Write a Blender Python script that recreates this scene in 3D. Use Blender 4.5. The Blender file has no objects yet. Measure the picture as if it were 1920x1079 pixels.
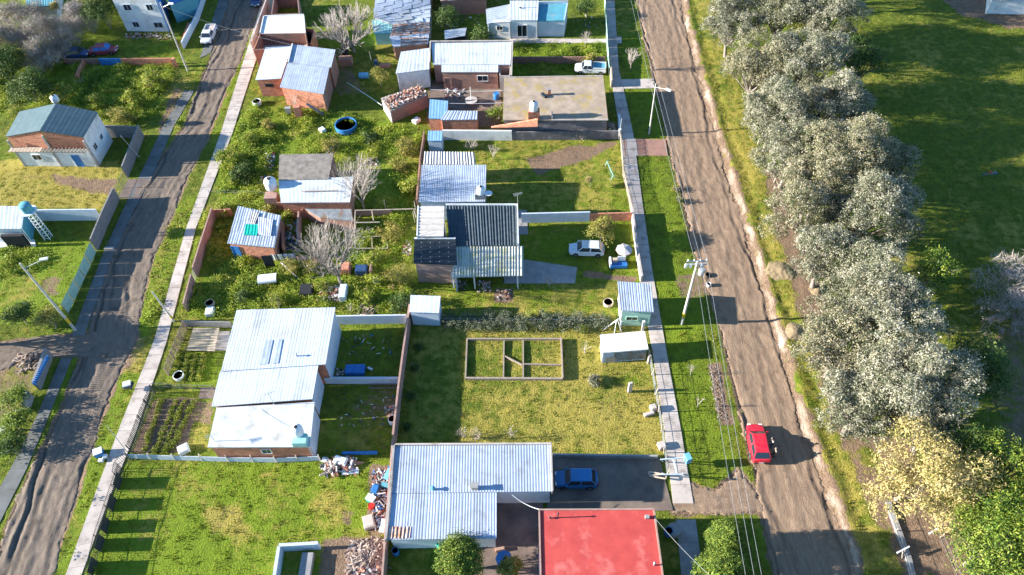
import bpy, bmesh, math, random
import numpy as np
from mathutils import Vector, Matrix
random.seed(7); rng=np.random.default_rng(7)
C=bpy.context.scene.collection
# ---------------------------------------------------------------- camera
CX,CY,F,H=960.0,539.5,1403.0,66.0
RW=np.array([[0.99960675,0.02225986,0.01705436],[-0.00668913,0.77989587,-0.62587354],[-0.02723248,0.62551333,0.77973807]])
cam=bpy.data.cameras.new('camera'); co=bpy.data.objects.new('camera',cam); C.objects.link(co)
cam.sensor_width=36; cam.lens=F/1920*36; cam.clip_end=2000; cam.clip_start=.5
u,s,v=np.linalg.svd(RW); RW=u@v
co.matrix_world=Matrix(RW.tolist()).to_4x4(); co.location=(0,0,H)
bpy.context.scene.camera=co
# ---------------------------------------------------------------- sky, sun, exposure
SUN_EL,SUN_AZ=16.8,181.0       # direction the light comes from, degrees from +x
w=bpy.data.worlds.new('World'); bpy.context.scene.world=w; w.use_nodes=True
nt=w.node_tree; bg=nt.nodes['Background']; sky=nt.nodes.new('ShaderNodeTexSky'); sky.sky_type='NISHITA'; sky.sun_disc=False
sky.sun_elevation=math.radians(SUN_EL); sky.sun_rotation=math.radians(90-SUN_AZ); sky.air_density=1.0; sky.dust_density=.4; sky.ozone_density=2
tn=nt.nodes.new('ShaderNodeMix'); tn.data_type='RGBA'; tn.blend_type='MULTIPLY'; tn.inputs[0].default_value=1; tn.inputs[7].default_value=(.66,.93,1.14,1)
nt.links.new(sky.outputs[0],tn.inputs[6]); nt.links.new(tn.outputs[2],bg.inputs[0]); bg.inputs[1].default_value=.078
sl=bpy.data.lights.new('sun','SUN'); sl.energy=5.0; sl.angle=math.radians(.53); sl.color=(1,.94,.84)
so=bpy.data.objects.new('sun',sl); C.objects.link(so)
d=Vector((math.cos(math.radians(SUN_AZ))*math.cos(math.radians(SUN_EL)),math.sin(math.radians(SUN_AZ))*math.cos(math.radians(SUN_EL)),math.sin(math.radians(SUN_EL))))
so.rotation_euler=d.to_track_quat('Z','Y').to_euler(); so.location=d*150
vs=bpy.context.scene.view_settings; vs.view_transform='Standard'; vs.look='None'; vs.exposure=1.84; vs.gamma=1
# ---------------------------------------------------------------- photo pixel -> world point at a known height
def G(px,py,h=0.0):
    c=RW@np.array([px-CX,-(py-CY),-F]); t=(h-H)/c[2]; return Vector((c[0]*t,c[1]*t,h))
def ray_plane(px,py,P0,P1):
    c=RW@np.array([px-CX,-(py-CY),-F]); e=P1-P0; n=np.array([e.y,-e.x,0.0]); o=np.array([0,0,H])
    t=n.dot(np.array(P0)-o)/n.dot(c); return Vector(o+c*t)
# ---------------------------------------------------------------- materials
def nd(t,k): return t.nodes.new(k)
MATS={}
def M(name,c1,c2=None,sc=1.5,rough=.85,bump=.0,bsc=12,var=.25,metal=0,c3=None,sc3=.35,spec=.35,th=(.35,.65),streak=None):
    if name in MATS: return MATS[name]
    m=bpy.data.materials.new(name); m.use_nodes=True; t=m.node_tree; b=t.nodes['Principled BSDF']
    b.inputs['Roughness'].default_value=rough; b.inputs['Metallic'].default_value=metal; b.inputs['Specular IOR Level'].default_value=spec
    tc=nd(t,'ShaderNodeTexCoord').outputs['Object']
    def noise(s,det=5):
        n=nd(t,'ShaderNodeTexNoise'); n.inputs['Scale'].default_value=s; n.inputs['Detail'].default_value=det; n.inputs['Roughness'].default_value=.62
        t.links.new(tc,n.inputs['Vector']); return n.outputs[0]
    def mix(fac,a,bb,mode='MIX'):
        x=nd(t,'ShaderNodeMix'); x.data_type='RGBA'; x.blend_type=mode
        for k,vv in ((0,fac),(6,a),(7,bb)):
            if hasattr(vv,'links'): t.links.new(vv,x.inputs[k])
            elif k==0: x.inputs[0].default_value=vv
            else: x.inputs[k].default_value=(*vv,1)
        return x.outputs[2]
    def ramp(x,lo,hi,a=0.,bb=1.):
        r=nd(t,'ShaderNodeMapRange'); r.inputs[1].default_value=lo; r.inputs[2].default_value=hi; r.inputs[3].default_value=a; r.inputs[4].default_value=bb
        t.links.new(x,r.inputs[0]); return r.outputs[0]
    col=c1
    if c2: col=mix(ramp(noise(sc),*th),c1,c2)
    else: col=mix(0.0,c1,c1)
    if c3: col=mix(ramp(noise(sc3,8),.52,.66),col,c3)
    if streak:      # dirt and rust runs down the slope
        mp=nd(t,'ShaderNodeMapping'); mp.inputs['Scale'].default_value=(3.2,.28,.28); t.links.new(tc,mp.inputs[0]); n=nd(t,'ShaderNodeTexNoise'); n.inputs['Scale'].default_value=1; n.inputs['Detail'].default_value=6; n.inputs['Roughness'].default_value=.7; t.links.new(mp.outputs[0],n.inputs['Vector'])
        col=mix(ramp(n.outputs[0],.52,.74,0,.75),col,streak)
    if var:
        a=nd(t,'ShaderNodeAttribute'); a.attribute_name='var'
        r=ramp(a.outputs['Fac'],0,1,1-var,1+var*.4)
        g=nd(t,'ShaderNodeCombineColor')
        for i in range(3): t.links.new(r,g.inputs[i])
        col=mix(1.0,col,g.outputs[0],'MULTIPLY')
    t.links.new(col,b.inputs['Base Color'])
    if bump:
        bn=nd(t,'ShaderNodeBump'); bn.inputs['Strength'].default_value=bump; bn.inputs['Distance'].default_value=.05
        t.links.new(noise(bsc,4),bn.inputs['Height']); t.links.new(bn.outputs[0],b.inputs['Normal'])
    MATS[name]=m; return m
def BR(name,c1,c2,mortar,bw=.26,bh=.13,ms=.018,stain=None,sv=.5):
    m=bpy.data.materials.new(name); m.use_nodes=True; t=m.node_tree; b=t.nodes['Principled BSDF']; b.inputs['Roughness'].default_value=.92
    uv=nd(t,'ShaderNodeTexCoord'); br=nd(t,'ShaderNodeTexBrick'); br.inputs['Color1'].default_value=(*c1,1); br.inputs['Color2'].default_value=(*c2,1); br.inputs['Mortar'].default_value=(*mortar,1)
    br.inputs['Scale'].default_value=1; br.inputs['Brick Width'].default_value=bw; br.inputs['Row Height'].default_value=bh; br.inputs['Mortar Size'].default_value=ms
    t.links.new(uv.outputs['UV'],br.inputs['Vector'])
    n=nd(t,'ShaderNodeTexNoise'); n.inputs['Scale'].default_value=1.3; n.inputs['Detail'].default_value=7; t.links.new(uv.outputs['Object'],n.inputs['Vector'])
    r=nd(t,'ShaderNodeMapRange'); r.inputs[1].default_value=.5; r.inputs[2].default_value=.7; r.inputs[4].default_value=sv; t.links.new(n.outputs[0],r.inputs[0])
    x=nd(t,'ShaderNodeMix'); x.data_type='RGBA'; t.links.new(r.outputs[0],x.inputs[0]); t.links.new(br.outputs[0],x.inputs[6]); x.inputs[7].default_value=(*(stain or mortar),1)
    t.links.new(x.outputs[2],b.inputs['Base Color'])
    bn=nd(t,'ShaderNodeBump'); bn.inputs['Strength'].default_value=.5; bn.inputs['Distance'].default_value=.02; t.links.new(br.outputs['Fac'],bn.inputs['Height']); bn.invert=True
    t.links.new(bn.outputs[0],b.inputs['Normal']); MATS[name]=m; return m
def RAMPM(name,cols,rough=.8,trans=0.0,interp='LINEAR'):      # colour picked by the per-face attribute var
    m=bpy.data.materials.new(name); m.use_nodes=True; t=m.node_tree; b=t.nodes['Principled BSDF']; b.inputs['Roughness'].default_value=rough; b.inputs['Specular IOR Level'].default_value=.25
    a=nd(t,'ShaderNodeAttribute'); a.attribute_name='var'; r=nd(t,'ShaderNodeValToRGB'); r.color_ramp.interpolation=interp
    e=r.color_ramp.elements; n=len(cols)
    while len(e)<n: e.new(.5)
    for i,cc in enumerate(cols): e[i].position=i/(n-1) if interp=='LINEAR' else i/n; e[i].color=(*cc,1)
    t.links.new(a.outputs['Fac'],r.inputs[0]); t.links.new(r.outputs[0],b.inputs['Base Color'])
    if trans:
        tr=nd(t,'ShaderNodeBsdfTranslucent'); t.links.new(r.outputs[0],tr.inputs[0]); mx=nd(t,'ShaderNodeMixShader'); mx.inputs[0].default_value=trans
        t.links.new(b.outputs[0],mx.inputs[1]); t.links.new(tr.outputs[0],mx.inputs[2]); t.links.new(mx.outputs[0],t.nodes['Material Output'].inputs[0])
    MATS[name]=m; return m
m_roofw=M('white_painted_sheet',(.58,.63,.69),(.52,.57,.64),1.1,.55,.1,30,.14,c3=(.44,.45,.46),sc3=.33,streak=(.36,.37,.39))
m_roofb=M('galvanised_sheet',(.42,.48,.58),(.35,.41,.51),1.1,.6,.08,30,.2,c3=(.32,.35,.40),sc3=.9,streak=(.25,.27,.31))
m_slate=M('slate_blue_sheet',(.11,.165,.18),(.085,.135,.15),1.2,.6,.08,20,.05)
m_roofg=M('weathered_grey_sheet',(.27,.29,.30),(.17,.19,.21),1.4,.7,.15,25,.35,c3=(.22,.13,.08),sc3=.8)
m_fibd=M('dark_fibre_cement',(.06,.085,.10),(.035,.05,.065),2,.8,.1,20,.2)
m_fibl=M('pale_fibre_cement',(.50,.50,.43),(.36,.38,.33),2,.8,.1,20,.25,c3=(.42,.40,.20),sc3=1.2)
m_fibc=M('cream_fibre_cement',(.62,.57,.52),(.50,.45,.41),2,.8,.1,20,.2)
m_rust=M('rusty_sheet',(.36,.15,.08),(.50,.40,.35),1.2,.8,.1,20,.3,c3=(.55,.52,.5),sc3=.9)
m_red=M('red_roof_membrane',(.52,.072,.060),(.43,.055,.05),.9,.85,.08,14,0,c3=(.57,.14,.12),sc3=.55)
m_hair=M('dark_hair',(.03,.022,.018),None,1,.95,0,1,0,spec=.05)
m_slab=M('lichen_concrete_slab',(.43,.335,.25),(.29,.225,.17),.9,.95,.25,18,.1,c3=(.38,.28,.09),sc3=.8)
m_slabg=M('old_grey_slab',(.30,.26,.22),(.17,.15,.13),1.4,.95,.25,18,.1)
m_conc=M('concrete',(.34,.33,.32),(.25,.24,.24),1.2,.92,.2,16,.15)
m_path=M('pavement_concrete',(.54,.47,.42),(.44,.385,.345),.8,.92,.15,18,.12,c3=(.33,.28,.24),sc3=.8)
m_pathd=M('worn_path_concrete',(.17,.175,.17),(.12,.12,.11),.8,.92,.2,18,.12)
m_tarm=M('oily_yard_asphalt',(.21,.165,.13),(.12,.10,.085),.5,.9,.2,18,0)
m_yard=M('trodden_yard_concrete',(.22,.16,.13),(.13,.10,.085),.7,.92,.2,18,0)
m_white=M('white_render',(.78,.78,.77),(.66,.67,.67),1,.8,.1,14,0,c3=(.55,.54,.52),sc3=.8)
m_wblue=M('pale_blue_and_shaded_render',(.55,.62,.68),(.45,.52,.60),1,.8,.1,14,0)
m_teal=M('teal_and_shaded_render',(.10,.34,.42),(.08,.26,.33),1,.8,.1,14,0)
m_blue=M('blue_paint',(.03,.16,.45),(.04,.22,.55),2,.5,.1,14,.3)
m_green=M('green_painted_board',(.36,.56,.48),(.28,.47,.40),2,.7,.1,14,.1)
m_mint=M('mint_sheet',(.32,.60,.58),(.26,.52,.52),2,.6,.1,14,.1)
m_emer=M('emerald_tarp',(.0,.42,.32),(.0,.34,.27),3,.5,.2,10,.2)
m_pink=M('faded_pink_boards',(.50,.36,.34),(.38,.29,.30),2,.8,.1,14,.2)
m_wood=M('weathered_timber',(.36,.27,.20),(.22,.16,.12),3,.85,.2,20,.4)
m_woodl=M('pale_timber',(.58,.48,.38),(.42,.34,.26),3,.85,.2,20,.3)
m_dark=M('dark_interior',(.018,.02,.024),None,1,.9,0,1,0)
m_glass=M('window_glass',(.02,.03,.04),None,1,.12,0,1,0,spec=.8)
m_iron=M('dark_iron',(.035,.04,.045),None,1,.6,0,1,0)
m_galv=M('galvanised_pipe',(.42,.43,.44),None,1,.45,0,1,.2,metal=.3)
m_plast=M('white_plastic',(.75,.77,.78),None,1,.4,0,1,.2)
m_pole=M('pole_concrete',(.52,.50,.45),(.42,.40,.36),2,.85,.1,10,0)
m_yel=M('yellow_band',(.62,.42,.03),None,1,.7,0,1,0)
m_tyre=M('tyre_rubber',(.02,.02,.021),None,1,.9,0,1,0)
m_hub=M('wheel_metal',(.35,.36,.38),None,1,.35,0,1,0,metal=.8)
m_bark=M('grey_bark',(.22,.17,.14),(.34,.30,.26),5,.9,.3,20,.3)
m_barkp=M('pale_twigs',(.46,.40,.36),(.34,.29,.26),4,.9,0,20,.4)
m_solar=M('black_tar_sheet',(.014,.022,.032),(.025,.035,.045),3,.45,.2,6,.2)
m_brick=BR('hollow_brick',(.66,.20,.09),(.42,.105,.05),(.46,.30,.22),.42,.24,.03,(.26,.10,.06),.7)
m_brickd=BR('old_and_shaded_brick',(.42,.14,.075),(.25,.08,.05),(.30,.22,.18),.3,.16,.03,(.17,.12,.10),.7)
m_block=BR('concrete_block',(.27,.26,.25),(.21,.20,.20),(.16,.155,.15),.42,.21,.022,(.15,.15,.15))
m_blockp=BR('pink_block',(.44,.24,.19),(.34,.18,.14),(.30,.23,.20),.42,.21,.022,(.40,.33,.30))
m_rough=BR('rough_render_block',(.24,.22,.22),(.17,.16,.17),(.11,.10,.11),.3,.16,.05,(.33,.31,.32))
m_junk=RAMPM('mixed_junk',[(.5,.48,.46),(.25,.18,.14),(.6,.6,.62),(.05,.06,.08),(.40,.25,.20),(.05,.15,.42),(.45,.42,.35),(.12,.10,.10),(.7,.7,.72),(.33,.07,.05)],.8,0,'CONSTANT')
m_rubble=RAMPM('broken_masonry',[(.5,.25,.17),(.42,.36,.32),(.6,.55,.52),(.30,.13,.09),(.2,.18,.17),(.55,.5,.48)],.9,0,'CONSTANT')
m_sticks=RAMPM('dry_sticks',[(.30,.2,.15),(.45,.36,.3),(.2,.13,.1),(.55,.47,.4)],.9)
# leaves
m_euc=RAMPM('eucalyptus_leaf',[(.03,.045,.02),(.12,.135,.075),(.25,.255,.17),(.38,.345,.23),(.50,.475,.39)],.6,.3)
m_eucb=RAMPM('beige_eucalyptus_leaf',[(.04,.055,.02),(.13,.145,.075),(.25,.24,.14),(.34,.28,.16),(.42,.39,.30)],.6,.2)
m_con=RAMPM('conifer_leaf',[(.02,.045,.01),(.07,.12,.015),(.15,.22,.025),(.27,.30,.05)],.7,.15)
m_ylw=RAMPM('yellow_flowering_leaf',[(.09,.10,.02),(.30,.27,.08),(.48,.40,.15),(.62,.47,.20),(.52,.42,.20)],.6,.25)
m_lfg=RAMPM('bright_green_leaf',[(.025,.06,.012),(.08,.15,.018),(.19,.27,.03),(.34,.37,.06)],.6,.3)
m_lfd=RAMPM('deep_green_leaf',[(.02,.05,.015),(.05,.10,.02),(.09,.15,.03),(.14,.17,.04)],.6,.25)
m_lfy=RAMPM('olive_leaf',[(.10,.12,.02),(.24,.24,.04),(.36,.31,.07),(.42,.34,.10)],.6,.25)
m_lfb=RAMPM('dry_shrub_twig',[(.16,.13,.11),(.34,.28,.24),(.46,.39,.34),(.24,.24,.14)],.8,.1)
m_weed=RAMPM('weed_leaf',[(.05,.09,.012),(.15,.23,.018),(.29,.36,.03),(.43,.43,.055),(.42,.34,.12)],.6,.3)
m_grass=RAMPM('grass_blade',[(.04,.065,.008),(.14,.175,.014),(.25,.275,.02),(.36,.33,.045),(.42,.33,.10)],.7,.3)
m_grassd=RAMPM('dry_grass_blade',[(.16,.19,.02),(.28,.27,.035),(.38,.31,.06),(.46,.35,.11),(.22,.17,.08)],.7,.3)
# ---------------------------------------------------------------- mesh builder
class MB:
    def __init__(s): s.v=[]; s.f=[]; s.a=[]; s.k=.5
    def add(s,vs,fs,a=None):
        o=len(s.v); s.v+= [tuple(x) for x in vs]
        for q in fs: s.f.append(tuple(i+o for i in q)); s.a.append(s.k if a is None else a)
        return s
    def prism(s,bot,top,a=None):
        n=len(bot); return s.add(list(bot)+list(top),[tuple(range(n))[::-1],tuple(range(n,2*n))]+[(i,(i+1)%n,n+(i+1)%n,n+i) for i in range(n)],a)
    def box(s,c,size,rz=0,a=None,rx=0,ry=0):
        m=Matrix.Rotation(rz,3,'Z')@Matrix.Rotation(ry,3,'Y')@Matrix.Rotation(rx,3,'X'); x,y,z=[q/2 for q in size]; c=Vector(c)
        p=[c+m@Vector(q) for q in ((-x,-y,-z),(x,-y,-z),(x,y,-z),(-x,y,-z),(-x,-y,z),(x,-y,z),(x,y,z),(-x,y,z))]
        return s.prism(p[:4],p[4:],a)
    def bar(s,p0,p1,w,hh,a=None):           # horizontal or sloping rectangular bar
        p0=Vector(p0); p1=Vector(p1); e=(p1-p0).normalized(); up=Vector((0,0,1)) if abs(e.z)<.9 else Vector((1,0,0))
        sd=e.cross(up).normalized()*w/2; u2=sd.cross(e).normalized()*hh/2
        return s.prism([p0-sd-u2,p0+sd-u2,p0+sd+u2,p0-sd+u2],[p1-sd-u2,p1+sd-u2,p1+sd+u2,p1-sd+u2],a)
    def tube(s,p0,p1,r0,r1=None,n=8,a=None,cap=True):
        r1=r0 if r1 is None else r1; p0=Vector(p0); p1=Vector(p1); e=p1-p0
        if e.length<1e-6: return s
        e.normalize(); x=e.orthogonal().normalized(); y=e.cross(x); o=[x*math.cos(2*math.pi*i/n)+y*math.sin(2*math.pi*i/n) for i in range(n)]
        vs=[p0+q*r0 for q in o]+[p1+q*r1 for q in o]; fs=[(i,(i+1)%n,n+(i+1)%n,n+i) for i in range(n)]
        if cap: fs+=[tuple(range(n))[::-1],tuple(range(n,2*n))]
        return s.add(vs,fs,a)
    def lathe(s,c,prof,n=20,a=None,ax='Z',sx=1,sy=1):
        c=Vector(c); vs=[]; 
        for r,z in prof:
            for i in range(n):
                t=2*math.pi*i/n; q=(r*math.cos(t)*sx,r*math.sin(t)*sy,z)
                if ax=='X': q=(q[2],q[0],q[1])
                elif ax=='Y': q=(q[0],q[2],q[1])
                vs.append(c+Vector(q))
        fs=[(j*n+i,j*n+(i+1)%n,(j+1)*n+(i+1)%n,(j+1)*n+i) for j in range(len(prof)-1) for i in range(n)]
        if prof[0][0]>.001: fs.append(tuple(range(n))[::-1])
        if prof[-1][0]>.001: fs.append(tuple((len(prof)-1)*n+i for i in range(n)))
        return s.add(vs,fs,a)
    def build(s,name,mat,parent=None,smooth=False,loc=None):
        return mkmesh(name,np.array(s.v,dtype=np.float64).reshape(-1,3),s.f,np.array(s.a),mat,parent,smooth,loc)
def mkmesh(name,V,Fc,A,mat,parent=None,smooth=False,loc=None,uv=True):
    if parent is not None: o=np.array(parent['wloc']) if 'wloc' in parent else np.array(parent.matrix_world.translation)
    elif loc is not None: o=np.array(loc,dtype=float)
    else: o=np.array([(V[:,0].min()+V[:,0].max())/2,(V[:,1].min()+V[:,1].max())/2,V[:,2].min()])
    me=bpy.data.meshes.new(name); 
    if isinstance(Fc,np.ndarray):
        n,k=Fc.shape; me.vertices.add(len(V)); me.vertices.foreach_set('co',(V-o).ravel().astype(np.float32))
        me.loops.add(n*k); me.loops.foreach_set('vertex_index',Fc.ravel().astype(np.int32)); me.polygons.add(n)
        me.polygons.foreach_set('loop_start',np.arange(0,n*k,k,dtype=np.int32)); me.update(calc_edges=True); uv=False
    else: me.from_pydata((V-o).tolist(),[],Fc); me.update()
    if A is not None and len(A):
        at=me.attributes.new('var','FLOAT','FACE'); at.data.foreach_set('value',np.asarray(A,dtype=np.float32))
    if uv and len(Fc)<60000:
        ul=me.uv_layers.new(name='UVMap'); buf=np.zeros(len(me.loops)*2,dtype=np.float32)
        W=V
        for p in me.polygons:
            nn=p.normal
            if abs(nn.z)<.75:
                tx,ty=-nn.y,nn.x; l=math.hypot(tx,ty) or 1; tx/=l; ty/=l
                for li in p.loop_indices:
                    q=W[me.loops[li].vertex_index]; buf[2*li]=q[0]*tx+q[1]*ty; buf[2*li+1]=q[2]
            else:
                for li in p.loop_indices:
                    q=W[me.loops[li].vertex_index]; buf[2*li]=q[0]; buf[2*li+1]=q[1]
        ul.data.foreach_set('uv',buf)
    if smooth:
        me.shade_smooth() if hasattr(me,'shade_smooth') else None
        try: me.set_sharp_from_angle(angle=math.radians(40))
        except Exception: pass
    me.materials.append(mat); ob=bpy.data.objects.new(name,me); C.objects.link(ob)
    if parent is not None:
        ob.parent=parent; ob['wloc']=[float(x) for x in o]
    else: ob.location=o; ob['wloc']=[float(x) for x in o]
    return ob
def tag(o,label,cat,group=None,kind=None):
    if kind: o['kind']=kind
    if kind!='structure': o['label']=label; o['category']=cat
    if group: o['group']=group
    return o
def thing(name,label,cat,loc,group=None):
    o=bpy.data.objects.new(name,None); o.empty_display_size=.3; C.objects.link(o); o.location=loc; o.matrix_world=Matrix.Translation(loc); tag(o,label,cat,group); return o
def jit(a): return random.uniform(-a,a)
# ---------------------------------------------------------------- numpy fields
def sdf(poly,X,Y):
    P=np.array([(G(*p)[0],G(*p)[1]) if len(p)==2 else p[:2] for p in poly]); D=np.full(X.shape,1e9); ins=np.zeros(X.shape,bool); n=len(P)
    for i in range(n):
        a=P[i]; b=P[(i+1)%n]; e=b-a; wx=X-a[0]; wy=Y-a[1]; t=np.clip((wx*e[0]+wy*e[1])/(e@e+1e-12),0,1)
        D=np.minimum(D,(wx-e[0]*t)**2+(wy-e[1]*t)**2)
        c=((a[1]>Y)!=(b[1]>Y)); 
        if abs(e[1])>1e-12: ins^=c&(X<e[0]*(Y-a[1])/e[1]+a[0])
    D=np.sqrt(D); return np.where(ins,-D,D)
def nz(X,Y,s,seed=0):
    r=np.random.default_rng(seed); out=0
    for k in range(7):
        th=r.uniform(0,2*np.pi); f=s*r.uniform(.6,2.2); out=out+np.sin((X*np.cos(th)+Y*np.sin(th))*f+r.uniform(0,9)+1.5*np.sin((X*np.sin(th)-Y*np.cos(th))*f*.6+r.uniform(0,9)))
    return out/4
def sst(x,a,b): t=np.clip((x-a)/(b-a),0,1); return t*t*(3-2*t)
# ================================================================ GROUND
ROAD_R=[(1190,-60),(1202,40),(1222,130),(1262,300),(1300,460),(1348,600),(1392,790),(1425,930),(1462,1140),(1625,1140),(1590,1040),(1552,940),(1500,800),(1446,610),(1410,480),(1375,370),(1338,250),(1305,130),(1282,40),(1266,-60)]
ROAD_L=[(450,-60),(425,20),(398,100),(372,170),(345,240),(300,300),(258,380),(222,450),(180,560),(160,650),(118,760),(60,880),(10,1000),(-20,1140),(72,1140),(105,1040),(140,940),(184,800),(216,720),(250,650),(268,560),(290,470),(325,400),(352,330),(385,270),(415,190),(450,110),(490,0),(510,-60)]
ROAD_S=[(-40,650),(60,635),(140,628),(215,625),(240,690),(190,668),(120,668),(40,678),(-40,715)]
APRON=[(1262,958),(1290,905),(1340,925),(1385,880),(1400,900),(1440,960),(1262,962)]
def basez(X,Y):
    sd=np.where(True,sdf([(1235,-250),(1266,-60),(1282,40),(1305,130),(1338,250),(1375,370),(1410,480),(1446,610),(1500,800),(1552,940),(1625,1140),(1800,1400),(4500,1400),(4500,-200)],X,Y),0)
    d=-sd
    return .28*sst(d,.2,1.4)+.16*np.exp(-((d-.9)/.5)**2)-.09*np.exp(-((d-2.1+.5*nz(X,Y,.5,8))/.5)**2)+.03*nz(X,Y,.5,3)
PAINT=[ # (polygon in photo pixels, feather m, channel 0 dirt 1 dry 2 lush, value)
 ([(165,866),(725,866),(720,1140),(130,1140)],.8,2,.75),([(165,866),(725,866),(720,1140),(130,1140)],.8,1,.26),([(640,960),(665,960),(660,990),(645,985)],.6,0,.7),([(480,880),(520,880),(520,900),(480,905)],1,1,.7),([(250,980),(300,960),(310,1000),(260,1020)],1.5,1,.5),
 ([(375,945),(450,935),(470,1000),(390,1010)],1.6,1,.9),([(400,955),(440,950),(445,990),(400,995)],1.2,0,.35),([(580,900),(640,900),(640,960),(600,960)],1.8,1,.7),
 ([(765,600),(1215,605),(1245,848),(745,848)],.6,1,.52),([(765,600),(1215,605),(1245,848),(745,848)],.6,2,.25),
 ([(1090,720),(1180,730),(1200,800),(1100,800)],2,0,.35),([(1180,720),(1240,740),(1240,848),(1190,848)],1.5,1,.8),
 ([(826,530),(1145,530),(1145,600),(826,600)],.5,2,.5),([(826,530),(1145,530),(1145,600),(826,600)],.5,1,.4),
 ([(980,415),(1190,415),(1195,530),(980,530)],.5,2,.55),([(1095,505),(1195,520),(1190,532),(1090,520)],.5,0,.9),([(925,540),(965,540),(965,570),(925,570)],.5,0,.9),
 ([(895,262),(1165,262),(1178,398),(900,398)],.5,2,.45),([(895,262),(1165,262),(1178,398),(900,398)],.5,1,.45),([(985,300),(1060,275),(1155,262),(1158,275),(1080,310),(1010,330)],.8,0,.85),
 ([(960,80),(1130,80),(1132,142),(962,142)],.3,2,.85),([(960,80),(1130,80),(1132,142),(962,142)],.3,1,.1),
 ([(1160,60),(1200,60),(1390,900),(1290,910)],.6,2,.6),([(1160,60),(1200,60),(1390,900),(1290,910)],.6,1,.2),
 ([(1325,680),(1352,680),(1378,795),(1350,800)],.4,0,.95),([(1262,520),(1330,500),(1345,560),(1270,560)],.7,0,.6),
 ([(1288,-50),(1330,-50),(1400,200),(1440,350),(1480,500),(1530,640),(1600,800),(1720,1090),(1610,1090),(1510,800),(1455,610),(1385,370),(1316,130)],1.0,1,.5),
 ([(1425,320),(1475,320),(1520,470),(1570,600),(1600,760),(1640,860),(1570,850),(1510,640),(1460,470)],1.2,0,.8),
 ([(1600,880),(1660,880),(1800,1090),(1690,1090)],1.0,0,.85),([(1620,820),(1700,820),(1860,1090),(1740,1090)],1.0,0,.8),
 ([(1560,780),(1580,780),(1680,1000),(1640,1000)],.5,0,.6),
 ([(1560,-80),(2100,-80),(2100,900),(1850,900),(1780,600),(1640,300)],3,1,.3),([(1600,-50),(2000,-50),(2000,900),(1850,900),(1780,600),(1640,300)],3,2,.12),
 ([(1690,-90),(2150,-90),(2150,110),(1910,62),(1790,30)],1.5,0,1.0),([(1800,620),(2000,520),(2000,900),(1850,900)],3,0,.5),
 ([(-60,298),(225,300),(205,392),(-60,392)],.6,1,.85),([(90,325),(225,335),(215,372),(110,350)],.8,0,.75),([(40,325),(95,325),(90,340),(40,335)],.5,0,.4),
 ([(-60,450),(180,450),(125,600),(-60,620)],.8,2,.7),([(80,520),(120,520),(110,560),(70,550)],.6,0,.6),
 ([(-60,110),(325,125),(315,200),(250,235),(-60,210)],1.0,2,1.0),([(40,130),(120,125),(110,200),(30,200)],1.5,2,.9),([(-60,0),(220,0),(225,110),(-60,110)],1,2,.5),([(120,60),(320,75),(330,110),(120,110)],1,2,.6),
 ([(470,190),(700,215),(790,250),(785,400),(400,400),(410,290)],.8,2,.85),([(370,400),(775,400),(765,595),(350,600)],.6,2,.9),
 ([(600,90),(800,90),(800,165),(720,230),(600,210)],.6,2,.2),([(610,120),(660,120),(700,180),(610,180)],1,0,.5),([(560,40),(700,40),(700,90),(560,90)],.6,2,.7),
 ([(608,606),(762,606),(745,845),(600,848)],.4,0,.3),([(608,606),(762,606),(745,845),(600,848)],.4,2,.45),
 ([(290,748),(372,745),(350,850),(245,850)],.3,0,.9),([(330,655),(410,665),(400,718),(310,718)],.3,2,.8),([(360,748),(408,748),(395,800),(350,790)],.6,0,.6),
 ([(600,1005),(730,1005),(725,1140),(595,1140)],.8,0,.85),([(730,1010),(820,1010),(820,1140),(725,1140)],.4,2,.2),([(820,900),(1015,925),(1020,1140),(880,1140)],.5,0,.8),
 ([(690,870),(735,870),(725,1010),(685,1000)],.5,0,.8),([(410,110),(492,-20),(510,0),(440,210),(400,330),(385,360)],.5,2,.6),
 ([(310,400),(385,350),(345,440),(285,640),(262,640),(270,540)],.5,2,.75),([(310,400),(385,350),(345,440),(285,640),(262,640),(270,540)],.5,1,.35),
 ([(250,640),(290,640),(120,1100),(100,1100),(190,800)],.5,2,.7),([(225,640),(285,640),(262,700),(225,700)],.8,1,.8),([(225,630),(280,630),(262,680),(225,690)],.8,0,.5),
 ([(310,180),(345,140),(385,120),(330,245),(300,250)],.5,2,.8),([(310,180),(345,140),(385,120),(330,245),(300,250)],.5,1,.5),([(325,165),(345,165),(310,250),(290,250)],.4,0,.7),
 ([(240,420),(258,380),(160,640),(120,640)],.5,2,.5),([(110,760),(160,660),(130,670),(60,860),(0,1000),(40,900)],.5,2,.55),
 ([(-60,670),(90,670),(50,770),(-60,900)],.6,0,.5),([(0,750),(40,750),(30,850),(-40,900)],.8,2,.8),([(800,150),(945,150),(940,240),(800,240)],.4,0,.75),
 ([(1065,0),(1130,0),(1140,72),(1062,72)],.4,2,.15),([(810,-30),(915,-30),(910,78),(810,78)],.4,2,.15),([(870,20),(915,20),(910,55),(870,50)],.5,2,.6),
]
x0,x1,y0,y1,st=-106.,92.,8.,134.,.3
gx=np.concatenate([np.linspace(-420,x0-3,22),np.arange(x0,x1,st),np.linspace(x1+3,420,22)]); gy=np.concatenate([np.linspace(-260,y0-3,20),np.arange(y0,y1,st),np.linspace(y1+3,500,22)])
X,Y=np.meshgrid(gx,gy)
ch=np.zeros(X.shape+(4,)); ch[...,0]=.06; ch[...,1]=.3; ch[...,2]=.35; ch[...,3]=0
jn=.35*nz(X,Y,1.1,11)+.2*nz(X,Y,3.1,12)
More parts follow.
